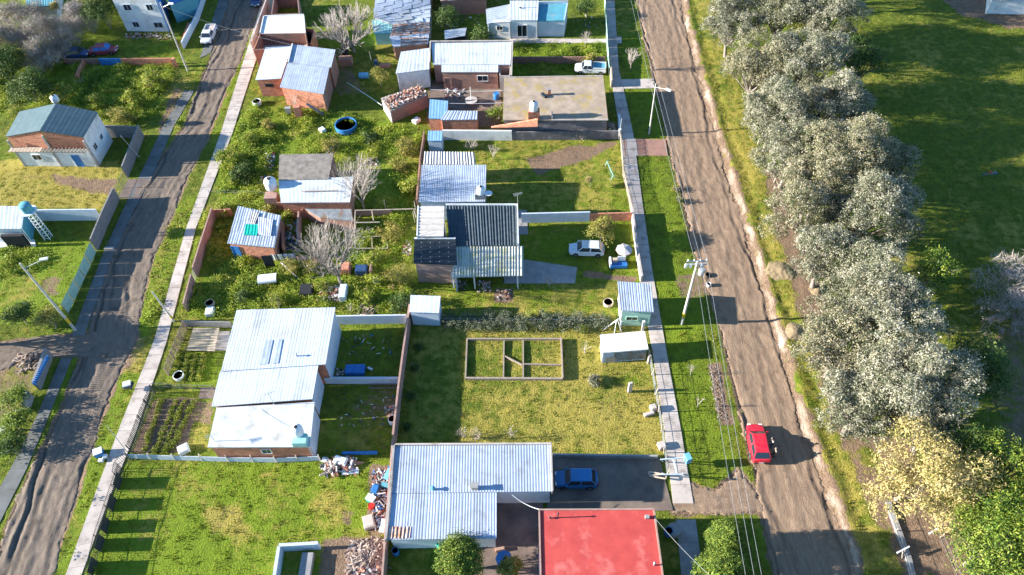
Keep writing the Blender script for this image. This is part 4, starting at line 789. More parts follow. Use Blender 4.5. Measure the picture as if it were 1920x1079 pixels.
for a_,b_,c_,lb in (((1742,1001),(1758,991),(1751,1004),'small T-shaped post with white crossbar beside the brown path'),((1682,1037),(1705,1025),(1690,1052),'larger forked post with white crossbar at the concrete ledge')):
    B_=G(*c_); hq=1.2; t=thing('crossbar_post',lb,'post',B_,'white crossbar posts'); mb=MB(); mb.tube(B_,G((a_[0]+b_[0])/2,(a_[1]+b_[1])/2,hq),.06,.05,6); mb.build('post',m_woodl,t); mb=MB(); mb.bar(G(*a_,hq),G(*b_,hq),.12,.1); mb.build('crossbar',m_plast,t)
postfence('low_fence','sagging rope of stakes across the plot west of the barrel tank',[(393,362),(440,363),(500,366)],.5,2.4,.06,m_wood,2)
# foundation plot: low concrete beams on the grass
def beam(mb,a,b,hh,w_=.2):
    p,q=G(*a),G(*b); mb.bar(p+Vector((0,0,hh/2)),q+Vector((0,0,hh/2)),w_,hh)
m_fnd=M('foundation_concrete',(.36,.29,.23),(.26,.21,.17),3,.9,.2,18,0)
t=thing('foundation','rectangular ring of low concrete foundation beams divided into rooms on the lawn','foundation',G(960,675))
for a,b_,hh,w_ in (((876,638),(1052,638),.3,.15),((1052,637),(1055,713),.48,.15),((875,712),(1055,713),.36,.2),((876,637),(873,713),.28,.15),((945,640),(944,710),.22,.14),((981,640),(981,710),.24,.15),((947,670),(979,686),.24,.13),((983,685),(1051,686),.24,.13)):
    mb=MB(); beam(mb,a,b_,hh,w_); mb.build('foundation_beam',m_fnd,t)
# pergola frame in the weeds
t=thing('pergola','bare white timber pergola frame standing in the weeds near the leafless trees','pergola',G(720,405))
for q in ((666,400),(780,398),(666,445),(724,396),(778,418)):
    mb=MB(); p=G(*q); mb.tube(p,p+Vector((0,0,1.9)),.06,.05,6); mb.build('post',m_woodl,t)
for a,b_ in (((666,395),(780,392)),((666,395),(664,445)),((697,394),(700,414)),((664,418),(712,417)),((776,393),(780,408))): mb=MB(); mb.bar(G(*a,1.9),G(*b_,1.9),.09,.09); mb.build('beam',m_woodl,t)
t=thing('cold_frame','low wire-covered garden frame south of the white pergola','garden frame',G(695,455))
for a,b_ in (((665,445),(724,443)),((665,445),(666,465)),((724,443),(727,466)),((666,466),(727,466)),((697,444),(698,465))): mb=MB(); mb.bar(G(*a,.5),G(*b_,.5),.07,.07); mb.bar(G(*a,.05),G(*a,.5),.07,.07); mb.build('frame_bar',m_woodl,t)
t=thing('shade_frame','frame of parallel timber slats over the bed between fence and big white roofs','shade frame',G(380,640))
for k in range(15): mb=MB(); f=k/14; mb.bar(G(362,617,.55).lerp(G(350,656,.55),f),G(411,617,.55).lerp(G(402,658,.55),f),.12,.04); mb.build('slat',m_woodl,t)
for q in ((362,618),(411,618),(350,657),(402,659)): mb=MB(); p=G(*q); mb.tube(p,p+Vector((0,0,.6)),.05,.05,6); mb.build('leg',m_wood,t)
# ================================================================ UTILITY POLES, WIRES
def pole(label,base,top,r=.14,lamp=None,arms=False,band=None,group='concrete poles along the streets',cat='utility pole',name='utility_pole'):
    B=G(*base); best=min((( (G(*top,hh)-B).to_2d().length),hh) for hh in np.arange(1.5,12,.05)); hh=best[1]
    t=thing(name,label,cat,B,group); T=G(*top,hh); mb=MB(); mb.tube(B-Vector((0,0,.2)),T,r,r*.6,12); mb.build('mast',m_pole,t,True)
    if band: mb=MB(); mb.tube(B.lerp(T,.12),B.lerp(T,.2),r*1.04,r*1.0,12); mb.build('painted_band',m_yel,t,True)
    if lamp:
        L=G(*lamp,hh-.1); s_=B.lerp(T,.93); mb=MB(); mb.tube(s_,L,.04,.035,6); mb.build('arm',m_galv,t); d_=(L-s_).normalized(); mb=MB(); mb.box(L+d_*.25,(.75,.3,.16),math.atan2(d_.y,d_.x)); mb.build('lamp_head',m_plast,t)
    return t,T,hh
pt,PT,ph=pole('tall white concrete pole with steel crossarms beside the dirt road, yellow band at its foot',(1278,608),(1308,490),.17,band=1)
for dy,z in ((.0,-.15),(.55,-.75)):
    mb=MB(); mb.bar(PT+Vector((-1.0,dy*0+.12+dy*.2,z)),PT+Vector((1.05,.12+dy*.2,z)),.13,.13); mb.build('crossarm',m_galv,pt)
for k in range(4):
    mb=MB(); p=PT+Vector((-.9+.6*k,.12,-.05)); mb.lathe(p,[(.03,0),(.07,.05),(.05,.1),(.07,.15),(.03,.2)],8); mb.build('insulator',m_plast,pt)
for dx in (-.95,-.5,.6): mb=MB(); mb.box(PT+Vector((dx,.23,-.95)),(.22,.2,.5)); mb.build('fuse_box',m_plast,pt)
mb=MB(); mb.lathe(PT+Vector((.55,-.28,-1.7)),[(0,0),(.3,.02),(.32,.1),(.32,.75),(.28,.82),(0,.85)],14); mb.build('transformer',m_galv,pt,True)
lt,LT,lh=pole('slim street lamp pole with one arm reaching towards the right road',(1217,252),(1230,157),.12,(1250,168),name='street_lamp',cat='street lamp')
pole('leaning lamp pole in front of the emerald sheet fence',(142,620),(37,494),.15,(78,488),band=1)
pole('street lamp pole in front of the whitewashed two-storey building',(352,133),(300,5),.13,(318,8),name='street_lamp',cat='street lamp')
pole('short concrete post with yellow band by the slatted street fence',(327,603),(285,547),.12,band=1)
for i,(b0,t0,lb) in enumerate((((238,848),(200,798),'thin leaning steel pole over the pavement at the lattice fence'),((241,372),(224,255),'thin grey post leaning across the block street wall'),((1160,262),(1166,222),'white gate post rising from the crumbling corner pier'),((697,115),(692,97),'white T-shaped washing line post by the yellowish bush'),((475,100),(463,58),'thin white rod standing in the verge grass near the top street'))):
    if i==1: b0,t0=(262,295),(226,255)
    pole(lb,b0,t0,.045,None,group=None,name='post',cat='post')
def wire(name,label,a,b,sag=.5,r=.014,n=14,group='overhead wires',mat=None):
    a,b=Vector(a),Vector(b); mb=MB(); pts=[a.lerp(b,k/n)-Vector((0,0,sag*4*(k/n)*(1-k/n))) for k in range(n+1)]
    for p,q in zip(pts,pts[1:]): mb.tube(p,q,r,r,4,cap=False)
    return tag(mb.build(name,mat or m_galv),label,'wire',group)
for k,(up,dn,lbn) in enumerate((((1197,0),(1428,1079),'easternmost'),((1190,0),(1414,1079),'second from the road'),((1183,0),(1398,1079),'third from the road'))):
    zz=ph-.05; A_=PT+Vector((.9-.6*k,.12,.15)); wire('power_line',f'overhead power wire south of the tall pole, {lbn}',A_,G(*dn,8.6),.4); wire('power_line',f'overhead power wire north of the tall pole, {lbn}',A_,G(*up,9.0),.5)
wire('service_wire','thin cable from the big white roofs towards the mast above the tank',G(475,765,3.5),G(545,812,3.6),.1,.015); wire('service_wire','cable from the red roof corner over the shaded pavement',G(1228,972,3.2),G(1330,1079,7),.3,.015); wire('service_wire','slack white cable between the ribbed roof corner and red roof',G(960,928,3.0),G(1013,956,3.2),.5,.03,mat=m_plast)
wire('service_wire','long thin cable crossing the left street above the pavement',G(300,10,7.5),G(545,84,4.2),.5,.012); wire('service_wire','white washing line across the paved yard by the round tabletop',G(806,168,2.2),G(943,170,2.6),.2,.02,mat=m_plast); wire('service_wire','second white washing line south of the round tabletop',G(806,192,2.2),G(943,193,2.6),.2,.02,mat=m_plast)
wire('hose','pale hose lying from the shaded yard to the rubble hut','' and a or G(650,155,.5),G(716,198,1.2),-.1,.04,mat=m_plast)
# ================================================================ VEHICLES
def paint(name,c): return M(name,c,[x*.8+.03 for x in c],2.5,.3,0,1,0,spec=.6)
def car(name,label,cat,front,rear,L,Wd,kind,paintm,glass=m_glass,wheels=True,extra=None,group=None):
    f,r=G(*front,.5),G(*rear,.5); c=(f+r)/2; d_=(f-r); rz=math.atan2(d_.y,d_.x); o=Vector((c.x,c.y,float(basez(np.array([c.x]),np.array([c.y]))[0])+.04)); t=thing(name,label,cat,o,group)
    Rm=Matrix.Rotation(rz,4,'Z'); W=lambda x,y,z: o+(Rm@Vector((x,y,z)))
    h=L/2; w2=Wd/2
    # body stations: x, half width, sill, belt height
    S=[(-h,.72,.42,.72),(-h+.08,.86,.3,.86),(-h+.5,.96,.26,.92),(-.3*L/4*1.0,1,.24,.90),(.12*L,1,.24,.90),(h-1.15,.98,.25,.86),(h-.45,.93,.27,.76),(h-.12,.84,.3,.66),(h,.68,.36,.58)]
    if kind=='pickup': S=[(-h,.9,.42,.9),(-h+.05,.96,.35,.92),(-.5,.97,.3,.92),(0,1,.28,.92),(.2*L,1,.28,.92),(h-1.0,.98,.3,.9),(h-.3,.92,.32,.82),(h-.04,.84,.36,.72),(h,.75,.42,.66)]
    ring=[(-1,.0),(-1.0,.45),(-.97,.8),(-.88,1),(-.45,1.03),(0,1.045),(.45,1.03),(.88,1),(.97,.8),(1,.45),(1,.0)]
    mb=MB(); vs=[]; n=len(ring)
    for x,ww,lo,hi in S:
        for a,b in ring: vs.append(W(x,a*w2*ww,lo+(hi-lo)*b))
    fs=[(i*n+j,i*n+j+1,(i+1)*n+j+1,(i+1)*n+j) for i in range(len(S)-1) for j in range(n-1)]+[(i*n+n-1,i*n,(i+1)*n,(i+1)*n+n-1) for i in range(len(S)-1)]+[tuple(range(n))[::-1],tuple((len(S)-1)*n+j for j in range(n))]
    mb.add(vs,fs); body=mb.build('body',paintm,t,True)
    # cabin: glass greenhouse and roof panel
    cx={'hatch':(-h+.18,-h+.62,.55,1.12),'sedan':(-h+.75,-h+1.25,.5,1.1),'pickup':(-.35,-.12,.85,1.3)}[kind]   # rear base, rear top, front top, front base (x)
    cx=(cx[0],cx[1],cx[2]*L/4.1 if kind!='pickup' else cx[2],cx[3]*L/4.1 if kind!='pickup' else cx[3]); zb,zt=.88,1.40
    wb,wt=w2*.93,w2*.74
    def quad(nm,pts,mat,off=0): m=MB(); m.add(pts+[p-Vector((0,0,.02)) for p in pts],[(0,1,2,3),(7,6,5,4)]+[(i,4+i,4+(i+1)%4,(i+1)%4) for i in range(4)]); return m.build(nm,mat,t)
    m=MB(); m.prism([W(cx[0],-wb,zb),W(cx[0],wb,zb),W(cx[3],wb,zb),W(cx[3],-wb,zb)],[W(cx[1],-wt,zt),W(cx[1],wt,zt),W(cx[2],wt,zt),W(cx[2],-wt,zt)]); m.build('cabin_pillars',paintm,t)
    def g(nm,a,b,c2,d2,k=.1):
        ce=(a+b+c2+d2)/4; nn=(b-a).cross(d2-a).normalized(); 
        if nn.dot(ce-W(0,0,.9))<0: nn=-nn
        q=[p.lerp(ce,k)+nn*.012 for p in (a,b,c2,d2)]; m=MB(); m.prism([p-nn*.02 for p in q],q); m.build(nm,glass,t)
    g('windscreen',W(cx[3],-wb,zb),W(cx[3],wb,zb),W(cx[2],wt,zt),W(cx[2],-wt,zt),.09); g('rear_window',W(cx[0],-wb,zb),W(cx[0],wb,zb),W(cx[1],wt,zt),W(cx[1],-wt,zt),.12)
    for s_ in (-1,1):
        xm0,xm1=(cx[0]+cx[3])/2,(cx[1]+cx[2])/2
        g('side_window',W(cx[0],s_*wb,zb),W(xm0,s_*wb,zb),W(xm1,s_*wt,zt),W(cx[1],s_*wt,zt),.12); g('side_window',W(xm0,s_*wb,zb),W(cx[3],s_*wb,zb),W(cx[2],s_*wt,zt),W(xm1,s_*wt,zt),.12)
    m=MB(); m.prism([W(cx[1]-.03,-wt-.01,zt),W(cx[1]-.03,wt+.01,zt),W(cx[2]+.03,wt+.01,zt),W(cx[2]+.03,-wt-.01,zt)],[W(cx[1]+.06,-wt+.08,zt+.05),W(cx[1]+.06,wt-.08,zt+.05),W(cx[2]-.08,wt-.08,zt+.05),W(cx[2]-.08,-wt+.08,zt+.05)]); m.build('roof',paintm,t)
    if kind=='pickup':
        m=MB(); m.prism([W(-h+.1,-w2*.8,.93),W(-h+.1,w2*.8,.93),W(-.45,w2*.8,.93),W(-.45,-w2*.8,.93)],[W(-h+.1,-w2*.8,.975),W(-h+.1,w2*.8,.975),W(-.45,w2*.8,.975),W(-.45,-w2*.8,.975)]); m.build('cargo_bed',extra or m_dark,t)
        for s_ in (-1,1): m=MB(); m.bar(W(-h+.05,s_*w2*.88,1.05),W(-.4,s_*w2*.88,1.05),.1,.2); m.build('bed_side',paintm,t)
        m=MB(); m.bar(W(-h+.05,-w2*.88,1.05),W(-h+.05,w2*.88,1.05),.1,.2); m.build('tailgate',paintm,t)
    for x in (-h+.75,h-.8):
        for s_ in (-1,1):
            m=MB(); c0=W(x,s_*(w2-.06),.31); ax=(Rm@Vector((0,1,0))).to_3d() if False else (Rm.to_3x3()@Vector((0,1,0))); m.tube(c0-ax*.1,c0+ax*.1,.31,.31,16); wo=m.build('wheel',m_tyre,t); m=MB(); m.tube(c0-ax*.108,c0+ax*.108,.18,.18,12); m.build('rim',m_hub,wo)
    for s_ in (-1,1):
        m=MB(); m.box(W(h-.08,s_*w2*.6,.6),(.16,.32,.13),rz); m.build('headlight',m_plast,t); m=MB(); m.box(W(-h+.06,s_*w2*.72,.72),(.14,.22,.16),rz); m.build('tail_light',M('tail_red',(.35,.01,.01),None,1,.3,0,1,0),t)
        m=MB(); m.box(W(cx[3]-.15,s_*(w2+.07),.92),(.16,.16,.12),rz); m.build('mirror',paintm,t)
    for xx,nm in ((h+.005,'front_bumper'),(-h-.005,'rear_bumper')):
        m=MB(); m.box(W(xx-.04*(1 if xx>0 else -1),0,.42),(.1,Wd*.8,.16),rz); m.build(nm,m_trim,t)
        m=MB(); m.box(W(xx+.02*(1 if xx>0 else -1),0,.48),(.02,.42,.11),rz); m.build('number_plate',m_plast,t)
    for s_ in (-1,1):
        for xx in (cx[0]+.35,(cx[0]+cx[3])/2,cx[3]-.1): m=MB(); m.box(W(xx,s_*(w2+.001),.6),(.018,.012,.5),rz); m.build('door_seam',m_trim,t)
    return t,W
m_trim=M('black_trim',(.03,.03,.032),None,1,.6,0,1,0)
m_pred=paint('red_car_paint',(.62,.008,.03)); m_pblu=paint('blue_car_paint',(.012,.17,.42)); m_pwh=paint('white_car_paint',(.62,.66,.70)); m_pbe=paint('beige_car_paint',(.55,.47,.42)); m_pbur=paint('faded_red_paint',(.28,.03,.05)); m_pnav=paint('navy_paint',(.02,.06,.16))
car('car','bright red hatchback standing on the dirt road with two people at its side','car',(1414,797),(1428,868),4.0,1.75,'hatch',m_pred)
car('car','sky-blue hatchback parked in the dark yard by the ribbed roof','car',(1040,899),(1121,899),3.95,1.7,'hatch',m_pblu)
car('car','white hatchback parked on the shaded lawn under the grey-green tree','car',(1067,467),(1133,469),4.1,1.65,'hatch',m_pwh)
car('pickup_truck','old white pickup with beige cab behind the plank-capped wall','pickup truck',(1078,128),(1136,130),4.5,1.75,'pickup',m_pwh,extra=m_teal)
car('pickup_truck','white pickup with orange load driving on the shaded left street','pickup truck',(384,84),(399,50),4.3,1.75,'pickup',m_pwh,extra=m_rust)
car('car','faded burgundy car with blue bonnet parked behind the cobalt wall stretch','car',(222,92),(166,97),4.2,1.7,'sedan',m_pbur,glass=m_blue)
car('car','dark navy car wreck beside the burgundy car in the shaded corner','car',(160,100),(125,103),3.8,1.6,'sedan',m_pnav)
car('car','dark blue car on the left street at the very top of the photo','car',(478,12),(487,-14),4.0,1.7,'hatch',m_pnav)
# ================================================================ TREES
def blobs_cloud(blobs,n_cl,per,leaf,sig,asp=.45,shell=.75,flat=.8,r=None,zmin=None,var0=0,bias=0):
    r=r or rng; W=np.array([b[3]**2 for b in blobs]); W=W/W.sum(); k=r.choice(len(blobs),n_cl,p=W); B=np.array([b[:5] if len(b)>4 else (*b[:4],1.0) for b in blobs])
    dr=r.normal(0,1,(n_cl,3)); dr/=np.linalg.norm(dr,axis=1)[:,None]; dr[:,2]=np.where(dr[:,2]<-.35,-dr[:,2],dr[:,2])
    rad=B[k,3]*(shell+(1.06-shell)*r.uniform(0,1,n_cl)**.6)*(1+.13*np.sin(dr[:,0]*5+B[k,0])*np.sin(dr[:,1]*6+k)); cc=B[k,:3]+dr*rad[:,None]*np.stack([np.ones(n_cl),np.ones(n_cl),flat*B[k,4]],1)
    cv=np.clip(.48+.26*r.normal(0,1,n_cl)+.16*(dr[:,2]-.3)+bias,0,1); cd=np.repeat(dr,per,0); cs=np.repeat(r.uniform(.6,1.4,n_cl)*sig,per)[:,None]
    P=np.repeat(cc,per,0)+r.normal(0,1,(n_cl*per,3))*cs*np.array([1,1,.8]); v=np.clip(np.repeat(cv,per)+.2*r.normal(0,1,n_cl*per),0,1)
    return leaves(P,cd,leaf,asp,r),v
def leaves(P,nrm,leaf,asp,r,grow=None):
    n=len(P); N=nrm*.8+r.normal(0,.7,(n,3)); N[:,2]+=.3; N/=np.linalg.norm(N,axis=1)[:,None]; a=r.normal(0,1,(n,3)); U=np.cross(N,a); U/=np.linalg.norm(U,axis=1)[:,None]; Vv=np.cross(N,U); L=(leaf*r.uniform(.6,1.3,n))[:,None]
    if grow is not None: U=grow
    return np.stack([P-U*L,P-Vv*L*asp,P+U*L,P+Vv*L*asp],1).reshape(-1,3)
def crown(t,name,blobs,n_cl,per,leaf,sig,mat,**k):
    V,v=blobs_cloud(blobs,n_cl,per,leaf,sig,**k); return mkmesh(name,V,np.arange(len(V)).reshape(-1,4),v,mat,t)
def limbs(base,blobs,r0,trunk_h):
    mb=MB(); fork=base+Vector((jit(.3),jit(.3),trunk_h)); mb.tube(base-Vector((0,0,.2)),fork,r0,r0*.75,10)
    for b in blobs:
        c=Vector(b[:3]); m=fork.lerp(c,.5)+Vector((jit(.3),jit(.3),.2)); mb.tube(fork-Vector((0,0,.1)),m,r0*.5,r0*.3,7); mb.tube(m,c,r0*.3,r0*.1,6)
        for k in range(4): e=c+Vector((jit(b[3]*.8),jit(b[3]*.8),jit(b[3]*.6))); mb.tube(m.lerp(c,.5+.1*k),e,r0*.13,.02,5)
    return mb
def tree(name,label,cat,px,py,hc,R,mat,nb=7,dens=1.0,leaf=.16,sig=.34,flat=.85,trunk=.22,group=None,barkm=None,bias=0,spread=.6,sub=.55,asp=.45,ragged=0):
    c=G(px,py,hc); base=Vector((c.x+jit(.3),c.y+jit(.3),0)); base.z=float(basez(np.array([base.x]),np.array([base.y]))[0]); t=thing(name,label,cat,base,group); bl=[]
    for i in range(nb):
        a=2*math.pi*(i+random.random()*.7)/max(1,nb-1); q=0 if i==0 else spread*R*random.uniform(.75,1.1); rr=R*sub*random.uniform(.8,1.2)
        if ragged: a=i*2.4; q=R*.95*math.sqrt((i+.3)/nb)*random.uniform(.85,1.15); rr=R*sub*random.uniform(.7,1.45)
        bl.append((c.x+math.cos(a)*q,c.y+math.sin(a)*q,hc+jit(R*.25)+(R*.25 if i==0 else 0)+(R*.5*(1-(q/R)**2)+random.uniform(-R*.55,R*.25) if ragged else 0),rr))
    n=int(R*R*34*dens*(.34/sig)**1.2); limbs(base,bl,trunk,max(.5,hc-R*1.1)).build('trunk',barkm or m_bark,t,True); crown(t,'crown',bl,n,22,leaf,sig,mat,flat=flat,bias=bias,asp=asp); return t
EU=[(1375,40,8.5,3.5,'silvery tree at the top of the row, nearest the dirt road'),(1462,15,9.5,4.0,'silvery tree at the top edge in the middle of the row'),(1548,40,9,3.8,'silvery tree at the top edge bordering the shaded field'),(1425,130,8.5,3.6,'greenish silvery tree with reddish tufts south of the top edge'),(1515,118,10,4.4,'large bluish silvery tree above the shaded field'),(1452,215,8.5,3.6,'silvery tree whose low branch reaches over the yellow verge'),(1560,205,8.5,3.8,'lilac-grey tree bulging into the shaded field'),(1480,290,8.0,3.4,'grey tree left of the big beige crown'),(1575,300,10,4.6,'big beige-toned tree in the upper middle of the row'),(1650,315,8.5,3.0,'small crown sticking out to the field beside the beige tree'),(1520,385,8.5,3.7,'beige-green tree above the first earth mound'),(1635,395,9.5,4.0,'bluish tree left of the bright green conifer'),(1560,480,8.5,3.4,'silvery tree just right of the first earth mound'),(1640,545,9,4.2,'silvery tree south-west of the bright green conifer'),(1595,655,8.5,4.2,'silvery tree leaning over the second earth mound'),(1710,600,10,4.2,'bluish silvery tree with sharply lit top'),(1740,715,10.5,4.8,'largest pale silvery tree in the lower part of the row'),(1640,760,8.5,3.6,'silvery tree just above the yellow-leaved tree'),(1775,800,8,3.0,'silvery crown touching the deep green thicket')]
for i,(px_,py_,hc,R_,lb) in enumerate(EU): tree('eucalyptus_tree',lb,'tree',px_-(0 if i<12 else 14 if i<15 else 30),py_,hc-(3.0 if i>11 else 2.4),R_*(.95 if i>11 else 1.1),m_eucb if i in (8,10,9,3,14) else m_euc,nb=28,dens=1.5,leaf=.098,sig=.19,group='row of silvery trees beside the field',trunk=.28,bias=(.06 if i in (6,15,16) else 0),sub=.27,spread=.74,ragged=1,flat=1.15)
tree('flowering_tree','creamy yellow-leaved tree at the lower end of the silvery row','tree',1728,885,6.0,3.8,m_ylw,nb=14,dens=1.1,leaf=.14,sig=.26,sub=.36,spread=.7,ragged=1,asp=.3)
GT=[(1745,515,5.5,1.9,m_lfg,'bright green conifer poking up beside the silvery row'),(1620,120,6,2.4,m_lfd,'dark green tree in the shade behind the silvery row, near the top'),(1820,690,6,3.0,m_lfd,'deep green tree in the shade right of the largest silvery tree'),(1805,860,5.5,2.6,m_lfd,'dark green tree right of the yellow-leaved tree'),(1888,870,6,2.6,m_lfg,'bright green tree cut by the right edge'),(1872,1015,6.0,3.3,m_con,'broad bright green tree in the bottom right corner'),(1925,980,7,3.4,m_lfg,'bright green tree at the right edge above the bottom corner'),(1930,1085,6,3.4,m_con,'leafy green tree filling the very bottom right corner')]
GT+=[(1480,-75,8,4.6,m_lfd,'unseen dark tree added beyond the top edge to shade the field'),(1580,-60,8,4.4,m_lfd,'second unseen dark tree added beyond the top edge to shade the field'),(1590,90,4.5,2.8,m_lfd,'dark understorey tree added for shade behind the upper silvery crowns'),(1600,240,4.5,2.6,m_lfd,'dark understorey tree added for shade behind the lilac-grey crown')]  # trees added to throw more shade over the upper field
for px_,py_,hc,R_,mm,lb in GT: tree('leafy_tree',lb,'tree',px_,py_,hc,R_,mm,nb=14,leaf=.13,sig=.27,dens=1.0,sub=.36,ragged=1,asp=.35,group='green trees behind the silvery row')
tree('round_tree','round grey-green tree beside the white hatchback','tree',1130,432,2.6,1.55,m_lfy,nb=5,leaf=.09,sig=.22,dens=1.6,trunk=.1)
tree('round_tree','round yellow-green tree in front of the long ribbed roof','tree',862,1047,2.8,1.9,m_con,nb=9,leaf=.085,sig=.17,dens=3.4,spread=.45,sub=.62,trunk=.12)
tree('small_tree','yellowish bush next to the pale blue drum','tree',712,144,1.7,1.15,m_lfy,nb=4,leaf=.09,sig=.22,dens=2,trunk=.07)
for px_,py_,hh,R_,lb in ((1366,1008,5.2,1.55,'slimmer of the two clipped conifers by the shaded pavement'),(1362,1068,5.6,2.1,'stouter bright green clipped conifer at the bottom edge')):
    c=G(px_,py_,hh*.72); t=thing('clipped_conifer',lb,'tree',Vector((c.x,c.y,0)),'clipped conifers by the pavement'); bl=[(c.x+jit(.1),c.y+jit(.1),z,R_*f) for z,f in ((1.0,.9),(1.8,1.0),(2.6,1.0),(3.4,.9),(4.2,.75),(4.9,.5))]+[(c.x+R_*.7*math.cos(a),c.y+R_*.7*math.sin(a),random.uniform(1.5,4),R_*.45) for a in (0,1.2,2.4,3.6,4.9)]
    mb=MB(); mb.tube(Vector((c.x,c.y,-.1)),Vector((c.x,c.y,4)),.13,.05,8); mb.build('trunk',m_bark,t); crown(t,'crown',bl,2600,16,.055,.09,m_con,shell=.88,flat=1.0,asp=.6)
for px_,py_,hc,R_,mm,lb in ((190,20,3.2,3.0,m_lfd,'dark leafy tree left of the whitewashed two-storey building'),(175,-5,3.8,2.2,m_lfy,'olive-topped tree at the top edge left of the whitewashed building'),(10,125,3.0,3.2,m_lfd,'dark tree in the shade at the left edge'),(60,170,2.2,2.8,m_lfd,'low dark shrub mass left of the stub wall'),(840,35,2.2,1.8,m_lfd,'dark broadleaf shrub in the yard right of the streaky shed'),(905,68,1.8,1.4,m_lfd,'bush above the long white roof'),(1100,15,1.6,1.4,m_lfd,'dark bush in the yard of the white rendered house'),(931,212,1.3,1.0,m_lfg,'bright green shrub beside the slab-roofed house'),(90,600,1.4,1.3,m_lfy,'yellow-green bush at the foot of the leaning lamp pole'),(40,590,1.3,1.4,m_lfd,'dark bush left of the yellow-green bush'),(25,745,1.2,1.3,m_lfg,'yellow-green bush below the white garden wall'),(30,790,1.2,1.4,m_lfg,'bright bush at the left edge beside the shaded path'),(15,840,1.1,1.3,m_lfd,'dark bush lowest along the left edge'),(1180,590,.5,.4,m_lfg,'small shrub beside the green cabin')):
    tree('shrub',lb,'shrub',px_,py_,hc,R_,mm,nb=6,leaf=.12,sig=.28,dens=1.1,trunk=.1,group='leafy shrubs')
SH=[(430,300,1.6,'tall green thicket nearest the left pavement'),(455,325,1.5,'green thicket west of the coloured rubbish'),(470,262,1.2,'tangled shrub on the bank above the thicket'),(505,235,1.0,'low brushy mound north of the coloured rubbish'),(765,275,1.3,'brownish shrub beside the central boundary wall'),(750,310,1.3,'shrub mound left of the beige corrugated strip'),(770,350,1.2,'bright shrub against the wall left of the pale blue roof'),(695,262,1.0,'shrub behind the round pool'),(735,440,1.3,'green thicket inside the pergola plot'),(700,485,1.2,'green bush east of the tallest leafless tree'),(745,520,1.3,'bushy clump by the wall near the black roof'),(755,570,1.2,'yellow-green clump at the south end of the weedy plot'),(690,560,1.0,'low bush beside the timber planks'),(585,500,.9,'bush beside the fallen white pole'),(545,500,.9,'bush south of the washing on the line'),(520,565,.9,'bush between the arched kennel and the big white roof'),(455,555,.9,'low bush east of the white bags'),(540,410,1.0,'dark overgrown bush behind the tin shack'),(505,400,1.0,'olive bush touching the tin shack roof'),(420,395,.8,'small green bush at the corner of the terracotta wall'),(625,275,1.1,'green bush behind the grey slab roof'),(250,190,1.6,'tall brush in the overgrown plot'),(180,190,1.6,'green brush above the slate-blue gabled house'),(290,160,1.4,'brush at the street side of the overgrown plot'),(230,225,1.3,'brownish brush right of the slate-blue gabled house'),(120,175,1.5,'shaded brush behind the slate-blue gabled house'),(30,210,1.4,'brush at the left edge beside the gabled house'),(610,540,.8,'bush left of the broken masonry pile'),(1088,615,.7,'bright green vine clump on the wire fence'),(990,598,.9,'leafy clump in the middle of the vine-covered fence'),(1275,378,.5,'small garden shrub on the grass verge by the road'),(1265,355,.5,'flowering shrub on the grass verge by the road')]
for px_,py_,R_,lb in SH: tree('weed_bush',lb,'shrub',px_,py_,R_*.4,R_*random.uniform(.8,1.25),(m_weed,m_lfy,m_weed,m_lfd)[int(px_)%4] if R_!=1.3 else m_lfy,nb=11,leaf=random.uniform(.07,.13),sig=.2,dens=1.1,trunk=.05,group='wild bushes in the weedy plots',sub=.34,flat=.6,ragged=1)
m_vine=RAMPM('vine_leaf',[(.04,.06,.03),(.10,.13,.07),(.19,.21,.13),(.30,.28,.18)],.7,.2)
for k in range(9):
    px_=845+35*k; tree('vine_clump',['grey-green vine clump at the left end of the wire fence','dry vine clump, second along the wire fence','twiggy vine clump north of the foundation ring corner','dull vine clump above the foundation ring','grey vine clump above the middle of the foundation ring','dry vine clump above the right part of the foundation ring','vine clump above the right corner of the foundation ring','thin vine clump halfway to the green cabin','vine clump nearest the green cabin'][k],'vine',px_,603,.38,1.0,m_vine,nb=7,leaf=.07,sig=.18,dens=1.3,trunk=.03,group='vines on the wire fence',flat=.7,spread=.8)
